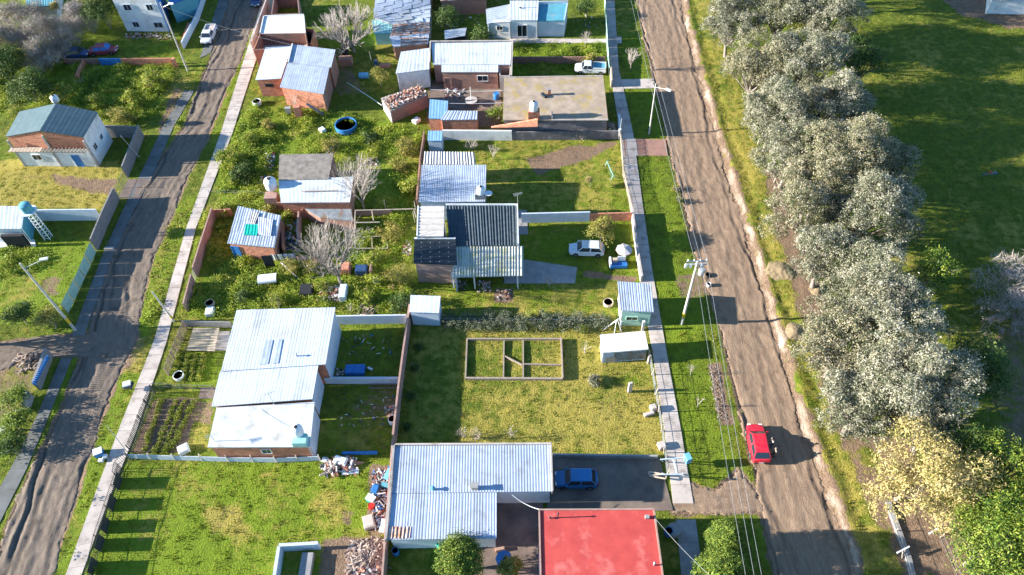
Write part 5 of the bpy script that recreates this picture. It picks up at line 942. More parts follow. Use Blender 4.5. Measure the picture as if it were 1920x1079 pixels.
# leafless trees
def bare(label,base,hh,R,seed,n0=6,rt=.16,mat=None,name='leafless_tree',fork=.25,twig=3,group='leafless winter trees',lean=(0,0)):
    rr=random.Random(seed); B=G(*base); B.z=float(basez(np.array([B.x]),np.array([B.y]))[0]); t=thing(name,label,'tree',B,group); mb=MB(); tw=MB(); cnt=[0]
    def grow(p,d_,L,r,dep):
        if dep<=0 or cnt[0]>5200: return
        q=p; dd=d_.copy(); ns=3
        for k in range(ns):
            dd=(dd+Vector((rr.uniform(-.14,.14),rr.uniform(-.14,.14),rr.uniform(-.02,.12)))).normalized(); q2=q+dd*L/ns; r2=r*(1-.25*(k+1)/ns); (mb if r>.03 else tw).tube(q,q2,r*(1-.25*k/ns),r2,6 if r>.05 else 3,rr.random(),cap=False); q=q2; cnt[0]+=1
            if dep<=4 and k<ns-1:
                e=(dd+Vector((rr.uniform(-.9,.9),rr.uniform(-.9,.9),rr.uniform(-.1,.5)))).normalized(); grow(q,e,L*.5,max(.009,r*.42),dep-2)
        nb=3 if dep>2 else 2
        for k in range(nb):
            a=rr.uniform(0,6.28); s_=rr.uniform(.3,.62); x=dd.orthogonal().normalized(); y=dd.cross(x); e=(dd+(x*math.cos(a)+y*math.sin(a))*s_+Vector((0,0,.08))).normalized(); grow(q,e,L*rr.uniform(.66,.88),max(.009,r*.62),dep-1)
    top=B+Vector((lean[0]*.3,lean[1]*.3,hh*fork)); mb.tube(B-Vector((0,0,.1)),top,rt,rt*.8,9)
    for k in range(n0):
        a=6.28*k/n0+rr.uniform(-.3,.3); o=rr.uniform(.25,.75)*R/hh*1.1; grow(top,Vector((math.cos(a)*o+lean[0]/hh,math.sin(a)*o+lean[1]/hh,.8)).normalized(),hh*.30,rt*.5,twig+2)
    mb.build('trunk',mat or m_bark,t); 
    if tw.v: tw.build('twigs',mat or m_barkp,t)
    return t
bare('tallest leafless tree, standing beside the small brick box',(641,538),7.6,5.2,3,10,.18)
bare('leafless tree behind the white roof end, right of the slab shed',(684,398),6.2,3.6,4,9,.13)
bare('widely spread leafless tree behind the orange brick house',(664,98),6.5,11.0,5,15,.25,fork=.15)
bare('pale bare tree on the verge across from the concrete roof',(1182,133),3.2,1.5,6,6,.08,twig=2)
bare('pinkish bare sapling at the corner of the white rendered house',(1097,90),2.4,.9,7,5,.05,twig=2)
bare('low bare shrub beside the big ladder of the ribbed roof yard, left',(868,820),1.3,1.2,8,6,.05,twig=2,fork=.1)
bare('low bare shrub, right one of the pair on the central lawn',(893,824),1.5,1.3,9,6,.05,twig=2,fork=.1)
bare('small bare sapling at the lower edge of the central lawn',(958,822),1.5,.8,10,4,.03,twig=2)
bare('bare young tree left of the stained white shed',(1096,663),1.7,.8,11,4,.06,twig=1,mat=m_barkp)
bare('thin bare sapling on the verge opposite the stained white shed',(1294,704),1.8,.6,12,4,.03,twig=1,mat=m_barkp)
bare('thin bare sapling on the verge further down',(1307,764),1.9,.6,13,4,.03,twig=1,mat=m_barkp)
bare('dead sapling by the timber planks',(658,588),1.6,.6,14,4,.04,twig=1)
bare('sapling with pruned crown on the lawn below the porch',(1030,540),1.7,.9,15,5,.05,twig=2)
bare('bare arching bush below the whitewashed stone wall',(885,282),1.8,2.0,16,9,.05,fork=.05,twig=2)
bare('small bare fruit tree right of the arching bush',(925,300),2.0,.8,17,4,.05,twig=2)
bare('leafless fan-shaped tree behind the orange house wall',(556,208),2.4,.8,18,4,.05,twig=2)
bare('bare creeper on the shaded side of the orange brick house',(615,208),2.6,.8,19,4,.04,twig=2)
TW=dict(nb=14,leaf=.42,sig=.34,sub=.34,ragged=1,asp=.045,spread=.8,flat=1.0,trunk=.08)
for px_,py_,hc,R_,dn,lb in ((30,70,2.0,2.8,.5,'grey leafless shrub at the left end of the thicket'),(75,75,2.4,3.2,.5,'pinkish leafless shrub in the middle of the thicket'),(118,70,2.2,2.6,.5,'grey leafless shrub left of the orange-tipped bush'),(143,35,2.6,2.2,.5,'frosty white leafless shrub near the top edge'),(75,110,1.8,2.6,.5,'leafless shrub sinking into shade'),(15,35,2.2,2.4,.5,'leafless shrub at the very left edge'),(60,30,2.4,2.2,.4,'thin leafless shrub in front of the teal roof')): tree('leafless_shrub',lb,'shrub',px_,py_,hc,R_,m_lfb if px_!=143 else m_barkp,dens=dn*2,group='leafless thicket top left',**TW)
tree('leafless_shrub','big sandy-coloured leafless shrub at the right edge','shrub',1915,540,2.4,4.2,m_barkp,dens=.4,**TW); tree('leafless_shrub','second sandy leafless shrub below it at the right edge','shrub',1910,590,1.6,3.2,m_barkp,dens=.3,**TW)
for px_,py_,hc,R_,lb in ((-62,118,3.6,3.0,'tall tree just outside the left edge, shading the thicket'),(-55,75,4.2,3.0,'tall tree outside the upper left edge'),(-90,610,4.0,2.6,'tree outside the left edge near the leaning lamp pole')): tree('leafy_tree',lb,'tree',px_,py_,hc,R_,m_lfd,nb=9,dens=.8,leaf=.2,sig=.36,group='trees beyond the left edge')
tree('leafy_tree','green tree below the bottom edge of the photo beside the pavement','tree',1350,1140,4.6,2.6,m_lfg,nb=9,dens=.8,leaf=.15,sig=.3)
tree('small_tree','orange-tipped bush above the leafless thicket','tree',102,14,2.5,.8,m_ylw,nb=4,leaf=.1,sig=.2,dens=1.8,trunk=.05)
t=tree('agave','round blue-grey spiky plant on the central lawn','plant',1116,713,.45,.62,m_euc,nb=4,leaf=.16,sig=.12,dens=1.2,trunk=.05,asp=.15)
tree('small_tree','yellow-leaved sapling on the lawn by the green swing','tree',1104,338,1.3,.42,m_ylw,nb=3,leaf=.07,sig=.15,dens=3,trunk=.03)
tree('palm_plant','pale green spiky palm on the patio near the blue umbrella','plant',955,1066,1.2,.9,m_lfy,nb=5,leaf=.28,sig=.12,dens=1.0,trunk=.08,asp=.12)
tree('creeper','climbing plant with pale strap leaves on the wall above the white pickup','plant',1105,112,1.0,.9,m_lfy,nb=5,leaf=.2,sig=.2,dens=1.0,trunk=.04,asp=.18,flat=.4)
tree('dry_plant','dry climbing plant beside the crumbling white corner pier','plant',1145,243,.8,.9,m_lfb,nb=5,leaf=.1,sig=.2,dens=1.2,trunk=.04,flat=.6)
tree('dry_plant','rust-coloured creeper on the rough stone base wall','plant',1090,248,.9,.8,m_lfb,nb=5,leaf=.1,sig=.2,dens=1.2,trunk=.04,flat=.6)
# ================================================================ SMALL THINGS
def simple(name,label,cat,mb,mat,group=None,smooth=False,kind=None): return tag(mb.build(name,mat,None,smooth),label,cat,group,kind)
def pile(name,label,cat,poly,n,smin,smax,hmax,mat,long=1.0,seed=1,kind='stuff'):
    rr=random.Random(seed); mb=MB(); P=[G(*p) for p in poly]
    for k in range(int(n*1.5)):
        u,v_=rr.random(),rr.random(); p=P[0].lerp(P[1],u).lerp(P[3].lerp(P[2],u),v_); e=min(u,1-u,v_,1-v_)*2; z=rr.random()*hmax*min(1,e*1.6)+.05; s_=rr.uniform(smin,smax)*.72; 
        l=s_*(rr.uniform(1,long) if long>1 else rr.uniform(.6,1.4)); mb.box(p+Vector((0,0,z+basez(np.array([p.x]),np.array([p.y]))[0])),(l,s_*rr.uniform(.3,.9) if long<=1 else s_*.35,s_*rr.uniform(.15,.5)),rr.random()*6.3,rr.random(),rr.uniform(-.35,.35),rr.uniform(-.35,.35))
    return tag(mb.build(name,mat,loc=P[0]),label,cat,kind=kind)
pile('junk_pile','colourful strip of scrap and rubbish along the wall left of the ribbed roof','junk',[(700,885),(732,880),(722,995),(698,990)],260,.12,.45,.5,m_junk,3,1)
pile('stick_pile','brown heap of cut branches by the old wall at the bottom','branches',[(655,1020),(720,1012),(718,1065),(650,1070)],420,.12,.5,.45,m_sticks,5,2)
pile('rubble_pile','white and grey rubble heap at the bottom edge below the branches','rubble',[(668,1062),(718,1058),(712,1085),(662,1090)],110,.15,.5,.4,m_rubble,1,3)
pile('junk_pile','timber and boards heap at the corner of the slab fence','junk',[(606,866),(665,862),(667,888),(608,888)],70,.2,.7,.5,m_rubble,4,4)
pile('rubble_pile','broken masonry pile with orange bricks in the weeds','rubble',[(598,538),(650,535),(648,565),(594,568)],150,.12,.5,.6,m_rubble,1,5)
pile('plank_pile','stack of old planks lying north of the blue-shaded rear wall','planks',[(672,572),(706,572),(710,592),(668,592)],26,.3,.5,.15,m_sticks,6,6)
pile('rubbish_pile','blue and white rubbish heap west of the grey slab roof','rubbish',[(498,284),(516,288),(512,322),(496,318)],60,.15,.5,.5,m_junk,1,7)
pile('rubbish_pile','red and white rubbish south of the blue rubbish heap','rubbish',[(488,332),(512,328),(506,350),(484,350)],35,.12,.4,.3,m_junk,1,8)
pile('rubbish_pile','pale rubbish heap right of the grey slab roof','rubbish',[(672,298),(708,295),(708,312),(674,312)],70,.12,.45,.4,m_rubble,1,9)
pile('rubbish_pile','small rubbish heap directly behind the grey slab roof','rubbish',[(606,276),(628,274),(628,288),(606,290)],30,.12,.5,.5,m_junk,1,10)
pile('junk_pile','dark clutter under the porch edge between the two porch posts','junk',[(893,528),(920,528),(922,548),(896,550)],50,.12,.4,.7,m_rubble,1,11)
pile('junk_pile','clutter of pots beside the left porch post','junk',[(855,528),(875,528),(875,545),(857,545)],25,.12,.35,.5,m_junk,1,12)
pile('junk_pile','clutter stored between the brick ruins behind the tin shack','junk',[(525,415),(565,415),(565,470),(530,472)],90,.15,.6,.8,m_junk,2,13)
pile('junk_pile','pale bags and scraps against the wall beside the black tar roof','junk',[(756,452),(772,452),(770,480),(754,480)],45,.12,.45,.5,m_rubble,1,14)
pile('junk_pile','scattered dark junk in the shaded yard near the ladder','junk',[(640,740),(740,742),(735,800),(640,800)],36,.08,.3,.1,m_junk,2,15)
pile('junk_pile','clutter on the shaded paving south of the long white roof','junk',[(828,168),(870,168),(870,186),(830,186)],50,.12,.5,.4,m_junk,2,16)
pile('stick_pile','brush pile at the foot of the round grey tree verge by the flood wall, near the dirt road','branches',[(1325,685),(1345,685),(1362,790),(1345,790)],140,.06,.16,.12,m_sticks,3,17)
pile('rubble_pile','rubble at the foot of the whitewashed two-storey building','rubble',[(232,64),(322,63),(322,74),(236,74)],70,.12,.5,.3,m_rubble,2,18)
pile('junk_pile','grey scrap behind the white garden wall at the side road','junk',[(30,665),(82,662),(70,690),(22,700)],60,.15,.6,.4,m_sticks,3,19)
pile('rubble_pile','orange brick heap in the weeds near the porch lawn','rubble',[(932,545),(958,543),(956,562),(934,563)],30,.12,.4,.25,m_rubble,1,20)
pile('rubble_pile','brick heap at the foot of the curved brick stub wall','rubble',[(140,145),(158,145),(156,155),(140,155)],25,.15,.5,.4,m_rubble,1,21)
pile('junk_pile','low scatter of scrap beside the blue crate in the shaded yard','junk',[(622,690),(650,690),(650,705),(622,705)],30,.1,.35,.3,m_junk,1,31)
pile('junk_pile','scrap heap against the brick boundary wall in the shaded yard, near the round tub','junk',[(722,760),(745,760),(742,785),(720,785)],40,.12,.4,.6,m_rubble,1,32)
pile('junk_pile','boards and bottles strewn north of the blue crate','junk',[(640,625),(740,625),(735,670),(635,670)],26,.08,.3,.1,m_junk,3,33)
pile('junk_pile','scrap under the trees shade behind the dark brick oven','junk',[(600,95),(640,92),(635,108),(600,110)],30,.1,.35,.3,m_junk,2,34)
pile('junk_pile','scrap scattered in the yard right of the white rendered house','junk',[(1075,25),(1125,25),(1125,60),(1075,60)],18,.15,.4,.3,m_junk,1,35)
pile('junk_pile','scrap strewn in the yard below the top-edge brick house','junk',[(825,30),(900,28),(900,50),(828,52)],26,.12,.4,.3,m_junk,1,36)
# pool
def ringpool():
    c=G(650,241); t=thing('swimming_pool','round bright blue frame pool standing on the grass','pool',c); mb=MB(); R_=1.5; mb.lathe(c,[(R_,0),(R_*1.01,.4),(R_,.8),(R_-.1,.82),(R_-.12,.5),(R_-.12,.1)],36); mb.build('pool_wall',m_blue,t,True)
    mb=MB(); mb.lathe(c+Vector((0,0,.52)),[(0,0),(R_-.11,0)],36); mb.build('water',M('pool_water',(.05,.13,.08),None,1,.06,0,1,0,spec=.8),t)
ringpool()
def box_thing(name,label,cat,px,py,size,mat,rz=0,z=0,group=None,lid=None):
    p=G(px,py); p.z=float(basez(np.array([p.x]),np.array([p.y]))[0])+z; t=thing(name,label,cat,p,group); x,y,hh=size; mb=MB(); mb.box(p+Vector((0,0,hh/2)),size,rz); o=mb.build('body',mat,t)
    m=o.modifiers.new('b','BEVEL'); m.width=min(size)*.08; m.segments=2
    if lid: mb=MB(); mb.box(p+Vector((0,0,hh+.04)),(x*1.04,y*1.04,.07),rz); mb.build('lid',lid,t)
    else: mb=MB(); mb.box(p+Vector((0,0,hh+.015)),(x*.8,y*.8,.03),rz); mb.build('top_panel',mat,t)
    return t
def drum(name,label,cat,px,py,r,hh,mat,lay=None,z=0,inner=None):
    p=G(px,py); p.z=float(basez(np.array([p.x]),np.array([p.y]))[0])+z; t=thing(name,label,cat,p); mb=MB(); pr=[(0,0),(r*.92,0),(r,.05),(r,hh*.33),(r*1.03,hh*.35),(r,hh*.37),(r,hh*.66),(r*1.03,hh*.68),(r,hh*.7),(r,hh-.03),(r*.95,hh),(r*.88,hh-.02),(r*.86,hh-.12 if inner else hh-.02),(0,hh-.12 if inner else hh-.02)]
    if lay: mb.lathe(p+Vector((-hh/2 if lay=='X' else 0,-hh/2 if lay=='Y' else 0,r)),pr,20,ax=lay)
    else: mb.lathe(p,pr,20)
    mb.build('body',mat,t,True)
    if inner: mb=MB(); mb.lathe(p+Vector((0,0,hh-.1)),[(0,0),(r*.85,0)],16); mb.build('contents',inner,t)
    return t
drum('drum','pale blue drum lying on its side in the shaded yard','drum',683,147,.45,1.35,M('paleblue_plastic',(.16,.42,.62),None,1,.4,0,1,0),'X')
drum('barrel','cobalt blue barrel beside the paved yard, next to the slab roof house','barrel',931,186,.42,1.0,m_blue); drum('barrel','blue barrel in the shade right of the red roof','barrel',1252,1002,.35,.9,m_blue,inner=m_dark)
drum('basket','white round basket full of dark pots in the slatted garden','basket',337,708,.55,.5,m_plast,inner=m_dark); drum('barrel','white round tub with dark lid at the brick wall, near the ribbed roof','tub',737,792,.42,.8,m_plast,inner=m_dark)
drum('basket','round wicker basket on top of the white bags in the small plot','basket',395,572,.5,.5,m_woodl,inner=m_rust); drum('bucket','white bucket in the green weeds east of the leafless tree','bucket',706,530,.32,.5,m_plast,inner=m_conc)
drum('tub','round grey table-like tub in the shade beside the blue barrel','table',1263,998,.62,.7,m_conc); drum('bin','blue bin under the ribbed roof edge, bottom left yard','bin',743,1038,.3,.8,m_blue,inner=m_dark)
drum('stove','upright red and dark iron stove at the scrap strip','stove',698,952,.3,.6,M('red_enamel',(.55,.03,.02),None,1,.4,0,1,0))
drum('barrel','white and navy upside-down tub in the green corner by the left pavement','tub',483,196,.62,.6,m_plast,inner=m_pnav); drum('bucket','white bucket beside the hay-coloured verge near the tall pole','bucket',1328,536,.25,.4,m_plast,inner=m_conc)
drum('tyre','old tyre lying on the verge beside the tall pole','tyre',1328,517,.35,.22,m_tyre,inner=m_wood)
for px_,py_,lb in ((785,650,'small dark shrub nearest the foundation ring in the shaded strip'),(778,690,'small dark shrub lying second in the shaded strip'),(772,745,'small dark shrub in the middle of the shaded strip'),(764,800,'small dark shrub lowest in the shaded strip')): tree('shrub',lb,'shrub',px_,py_,.2,.38,m_lfd,nb=4,leaf=.06,sig=.12,dens=3,trunk=.02)
box_thing('crate','cobalt blue crate with dark slots in the shaded back yard','crate',667,697,(2.0,1.1,.6),m_blue); box_thing('box','white block on legs lying in the weeds left of the central wall','box',781,229,(1.0,.8,.5),m_plast,.9)
box_thing('freezer','white chest standing in the junk strip below the red stove','chest',693,982,(1.0,1.2,.6),m_path,.3); box_thing('panel','narrow white board leaning at the lower end of the junk strip','board',719,988,(.5,1.2,.4),m_plast,-.1); box_thing('crate','green box with white rim on the junk strip above the red stove','box',697,939,(.8,.6,.6),m_emer,-.5,lid=m_plast)
box_thing('crate','turquoise box near the upper end of the junk strip','box',724,913,(.85,.45,.5),m_teal,-.2); box_thing('crate','sky-blue container at the top of the junk strip','box',729,892,(.5,1.1,.5),M('paleblue_plastic',(.16,.42,.62)),-.35); box_thing('crate','cobalt box in the middle of the junk strip','box',705,921,(.6,.8,.6),m_blue,-.2)
box_thing('board','pale blue board lying on the lawn near the boards heap','board',657,886,(1.6,.45,.15),m_plast,.08); box_thing('board','tent-like white board leaning on the boards heap','board',640,868,(1.3,.8,.6),m_plast,-.3)
box_thing('tarpaulin','bright blue strip of tarpaulin lying under the shaded yard edge','tarp',675,851,(3.4,.25,.3),m_blue); box_thing('tarpaulin','emerald cloth hanging at the eave behind the round yellow-green tree','tarp',829,1024,(.9,.8,1.2),m_emer,.5)
box_thing('cistern','dark open box half sunk in the green weeds','tank',576,547,(1.5,1.6,.5),m_dark,.05,lid=None); box_thing('brick_box','small roofless orange brick box beside the tallest leafless tree','brick box',650,510,(1.2,1.2,1.1),m_brick); box_thing('trunk_box','dark blue cage of junk in the weeds right of the brick box','cage',680,512,(1.4,1.0,.9),m_pnav); box_thing('board','pink board standing beside the dark blue cage','board',697,512,(.15,1.1,1.0),m_blockp)
box_thing('barrel_rack','blue-shaded upright sheet beside the broken masonry pile','sheet',646,555,(.8,1.9,1.0),m_wblue); box_thing('oven','dark brick oven with two chimneys in the yard of the bare tree','oven',650,122,(2.0,1.1,1.3),m_brickd); box_thing('oven','black upright boiler behind the dark brick oven','boiler',648,102,(.8,.8,1.6),m_iron)
box_thing('cupboard','dark blue upright object behind the yellowish bush','cupboard',706,124,(.5,.5,.9),m_pnav); box_thing('bench','brown plank heap behind the yellowish bush','bench',722,126,(1.7,.6,.5),m_brickd); box_thing('bags','white plastic bags heap in the small plot by the terracotta wall','bags',396,588,(.9,1.1,.6),m_plast,.1)
box_thing('chair','white plastic chair lying on the grass near the blue pool','chair',605,246,(.7,.9,.4),m_plast,.7); box_thing('bag','blue and white rubbish bag on the verge near the open iron gate','bag',188,852,(.8,.7,.6),m_blue,.4,lid=m_plast); box_thing('bag','small white bag beside the blue and white rubbish bag','bag',199,858,(.4,.4,.35),m_plast,.2); box_thing('bag','lowest of the white bags near the open iron gate','bag',191,865,(.45,.35,.3),m_plast)
box_thing('bag','crumpled white bag in the furrowed garden','bag',346,845,(1.0,.9,.5),m_plast,.5); box_thing('panel','white sheet lying near the rounded pale heap of stones at the left edge','sheet',5,808,(1.0,.8,.3),m_plast,.5); box_thing('board','whitish bench on the dark verge in front of the block wall','bench',206,468,(1.1,.3,.3),m_path)
box_thing('table','low brick-coloured table in the patio near the blue umbrella','table',938,1032,(.9,.3,.4),m_rust,.2); box_thing('bench','grey-white scrap bundle in the shaded strip near the blue-red crate','scrap',694,706-14,(.6,.25,.15),m_plast,-.5)
box_thing('bin','pale post box beside the lower wire fence on the lawn','box',1240,838,(.7,.7,.5),m_path,.3); box_thing('planter','white fallen block by the wire fence, lower pair','block',1217,778,(1.1,.35,.3),m_path,.3); box_thing('planter','white knob-shaped block by the wire fence, upper pair','block',1224,768,(.6,.6,.6),m_path,.3); box_thing('statue','pointed white stone figure standing on the central lawn','statue',1180,735,(.4,.25,1.7),m_path,.2)
box_thing('mailbox','leaning pale board at the corner of the stained white shed','board',1216,679,(.5,.15,1.2),m_path,.9); box_thing('mound_cap','white tub upturned in the grass beside the mound of rubble','tub',610,868-4,(.5,.5,.3),m_plast)
# arched kennel
t=thing('kennel','low kennel with curved white sheet roof in the weeds','kennel',G(505,532)); p=G(505,530); mb=MB(); mb.box(p+Vector((0,0,.35)),(1.7,.9,.7),.12); mb.build('body',m_brickd,t); mb=MB()
n=10; ar=[(math.cos(math.pi*k/n)*.65,math.sin(math.pi*k/n)*.38+.65) for k in range(n+1)]; R3=Matrix.Rotation(.12,3,'Z'); vs=[p+R3@Vector((x_,a,b)) for x_ in (-1.05,1.05) for a,b in ar]; vs+=[v+Vector((0,0,.04)) for v in vs]; m1=n+1
mb.add(vs,[(i,i+1,m1+i+1,m1+i) for i in range(n)]+[(2*m1+i,3*m1+i,3*m1+i+1,2*m1+i+1) for i in range(n)]); mb.build('roof',m_white,t,True)
# raised refuse basket by the pavement
t=thing('refuse_basket','white-topped refuse basket on a short post on the verge of the left pavement','refuse basket',G(247,731)); p=G(247,731); mb=MB(); mb.tube(p,p+Vector((0,0,.7)),.05,.05,6); mb.build('post',m_iron,t); mb=MB(); mb.prism([p+Vector((x_,y_,.6)) for x_,y_ in ((-.4,-.3),(.4,-.3),(.4,.3),(-.4,.3))],[p+Vector((x_,y_,.95)) for x_,y_ in ((-.5,-.4),(.5,-.4),(.5,.4),(-.5,.4))]); mb.build('basket',m_iron,t); mb=MB(); mb.box(p+Vector((-.08,.05,1.05)),(.75,.6,.25),.3); mb.build('bag',m_plast,t)
# washing on the line
for i,(px_,py_,mm,lb) in enumerate(((521,488,m_plast,'white sheet on the washing line by the tin shack'),(545,487,m_plast,'blue-patterned towel on the washing line by the tin shack'),(567,492,m_blockp,'terracotta cloth panel right of the patterned towel'),(598,494,m_blockp,'terracotta cloth panel behind the tallest leafless tree'))):
    p=G(px_,py_,.2); mb=MB(); n=8; vs=[p+Vector((-.7+1.4*k/n,.06*math.sin(k*1.7),z)) for z in (0,1.0) for k in range(n+1)]; vs+=[v+Vector((0,.02,0)) for v in vs]; mb.add(vs,[(k,k+1,n+2+k,n+1+k) for k in range(n)]+[(2*(n+1)+k,2*(n+1)+n+1+k,2*(n+1)+n+2+k,2*(n+1)+k+1) for k in range(n)]); simple('hanging_cloth',lb,'cloth',mb,mm if i!=1 else M('patterned_cloth',(.65,.68,.75),(.03,.12,.42),8,.9,0,1,0),smooth=True)
mb=MB(); mb.tube(G(527,492,.9),G(563,526,.1),.10,.07,8); simple('fallen_pole','thick whitish pole slanting down from the washing line into the weeds','pole',mb,m_path)
# ladder
t=thing('ladder','long wooden ladder lying against the pale cross wall in the shaded yard','ladder',G(716,728)); 
for dy in (0,.45): mb=MB(); mb.bar(G(690,728,.12)+Vector((0,dy,0)),G(748,728,.12)+Vector((0,dy,0)),.07,.09); mb.build('rail',m_wood,t)
for k in range(12): mb=MB(); q=G(690,728,.12).lerp(G(748,728,.12),(k+.5)/12); mb.bar(q,q+Vector((0,.45,0)),.04,.04); mb.build('rung',m_wood,t)
# satellite style umbrella, well table, swing, parasol cart
t=thing('garden_table','round stone tabletop with cut stump under the washing lines','table',G(884,196)); p=G(884,196); mb=MB(); mb.lathe(p,[(.3,0),(.28,.65),(.85,.7),(.88,.78),(0,.8)],24); mb.build('tabletop',m_path,t,True); mb=MB(); mb.tube(p+Vector((0,0,.8)),p+Vector((0,.2,2.8)),.04); mb.build('pole',m_plast,t)
t=thing('swing_frame','small turquoise child swing frame on the lawn by the plank fence','swing',G(1145,325)); A=G(1138,303,1.5); B=G(1150,330,1.2)
for a_,b_ in ((A,G(1135,312)),(A,G(1142,300)),(B,G(1145,338)),(B,G(1156,334)),(A,B)): mb=MB(); mb.tube(a_,b_,.035,.035,6); mb.build('tube',m_mint,t)
mb=MB()
for k in range(9):
    mb.tube(A.lerp(B,k/8),G(1139,308).lerp(G(1146,338),k/8),.015,.015,4); mb.tube(A.lerp(B,k/8),G(1142,302).lerp(G(1156,332),k/8),.015,.015,4)
mb.build('netting',m_mint,t)
def parasol(name,label,px,py,R_,hh,mat):
    p=G(px,py); t=thing(name,label,'parasol',p); mb=MB(); mb.tube(p,p+Vector((0,0,hh)),.03,.03,6); mb.build('pole',m_galv,t); mb=MB(); n=8; vs=[p+Vector((0,0,hh))]+[p+Vector((R_*math.cos(6.283*k/n),R_*math.sin(6.283*k/n),hh-.35)) for k in range(n)]; vs+=[v-Vector((0,0,.03)) for v in vs]
    mb.add(vs,[(0,1+k,1+(k+1)%n) for k in range(n)]+[(n+1,n+2+(k+1)%n,n+2+k) for k in range(n)]+[(1+k,n+2+k,n+2+(k+1)%n,1+(k+1)%n) for k in range(n)]); mb.build('canopy',mat,t)
parasol('parasol','cream and pink parasol above the blue and white cart',1168,484,.95,1.8,M('pinkish_canvas',(.72,.66,.60),(.62,.40,.45),.9,.8,0,1,0)); parasol('parasol','small blue parasol on the patio beside the spiky palm',946,1058,.75,1.7,m_blue)
t=thing('cart','blue and white toy cart with ladder-like sides under the cream parasol','cart',G(1159,498)); p=G(1159,498)
for nm,mm,c_,s_ in (('tray',m_blue,(0,-.25,.35),(1.9,.7,.45)),('side_panel',m_plast,(-.95,0,.55),(.2,1.1,.8)),('ladder_panel',m_plast,(.35,.25,.85),(.9,.1,.9)),('chassis',m_iron,(0,0,.15),(1.7,.8,.12)),('load',m_woodl,(-.4,.15,.75),(.5,.4,.5))): mb=MB(); mb.box(p+Vector(c_),s_); mb.build(nm,mm,t)
for x_ in (-.7,.7):
    for y_ in (-.5,.5): mb=MB(); mb.tube(p+Vector((x_,y_-.05,.16)),p+Vector((x_,y_+.05,.16)),.16,.16,12); mb.build('wheel',m_tyre,t)
t=thing('entrance_gate','timber A-frame gate with blue cloth at the yard entrance over the pavement','gate',G(1270,880))
for a_,b_ in (((1238,862,1.6),(1288,858,1.6)),((1240,890,1.6),(1280,890,1.6)),((1262,860,1.6),(1270,890,1.6)),((1243,866,0),(1240,862,1.6)),((1246,893,0),(1242,888,1.6)),((1290,866,0),(1288,858,1.6)),((1284,892,0),(1280,888,1.6))): mb=MB(); mb.bar(G(*a_),G(*b_),.1,.1); mb.build('beam',m_wblue,t)
mb=MB(); mb.box(G(1289,860,1.3),(.5,.7,.9),.3); mb.build('cloth',M('paleblue_plastic',(.16,.42,.62)),t)
t=thing('gate_leaf','pale triangular timber gate leaf lying open in the yard entrance','gate',G(1232,892))
for a_,b_ in (((1217,885,.3),(1218,893,.3)),((1217,885,.3),(1250,891,.5)),((1218,893,.3),(1248,898,.5)),((1250,890,.5),(1248,898,.5)),((1219,892,.35),(1246,889,.5))): mb=MB(); mb.bar(G(*a_),G(*b_),.13,.08); mb.build('bar',m_woodl,t)
t=thing('leaning_poles','leaning blue-white poles between vine fence and green cabin','poles',G(1145,618))
for a_,b_ in (((1130,620,0),(1158,600,1.5)),((1133,616,0),(1160,598,1.5)),((1165,622,0),(1158,600,1.5)),((1152,625,0),(1156,600,1.6))): mb=MB(); mb.tube(G(*a_),G(*b_),.04,.04,6); mb.build('pole',m_plast,t)
drum('wicker_dish','round straw-coloured drum against the green cabin wall','drum',1140,571,.55,.5,m_woodl,inner=m_path)
# low structure bottom: blue walls
t=thing('shed','roofless box of pale blue walls at the bottom edge beside the branch heap','shed',G(560,1050)); 
for a_,b_ in (((530,1032),(602,1028)),((530,1034),(520,1100))): mb=MB(); p,q=G(*a_),G(*b_); e=(q-p).normalized(); n_=Vector((-e.y,e.x,0))*.14; q=q-e*.003; mb.prism([p-n_,p+n_,q+n_,q-n_],[x_+Vector((0,0,1.3)) for x_ in (p-n_,p+n_,q+n_,q-n_)]); mb.build('wall',m_wblue,t)
mb=MB(); mb.box(G(575,1060,.3),(1.0,2.0,.6)); mb.build('inner_block',m_conc,t)
# brick ruin walls behind the shack
ruin('brick_wall','dark red brick wall line south of the white-roofed slab house','wall',[(525,397),(575,396),(572,412)],1.6,m_brickd,.16); ruin('brick_wall','pinkish brick wall standing in the gap behind the washing line','wall',[(566,415),(563,450),(566,468)],1.7,m_blockp,.2); ruin('brick_wall','low rusty brick wall piece near the clutter','wall',[(535,430),(536,480)],1.5,m_brick,.2); ruin('brick_wall','row of terracotta blocks south of the pergola frame','wall',[(668,404),(735,404)],.9,m_blockp,.16)
box_thing('water_trough','teal-covered box right of the tin shack','box',523,455,(.8,1.6,1.4),m_teal); box_thing('chest','sheet metal cover leaning at the orange house side wall','sheet',617,152,(.3,1.8,1.5),m_teal)
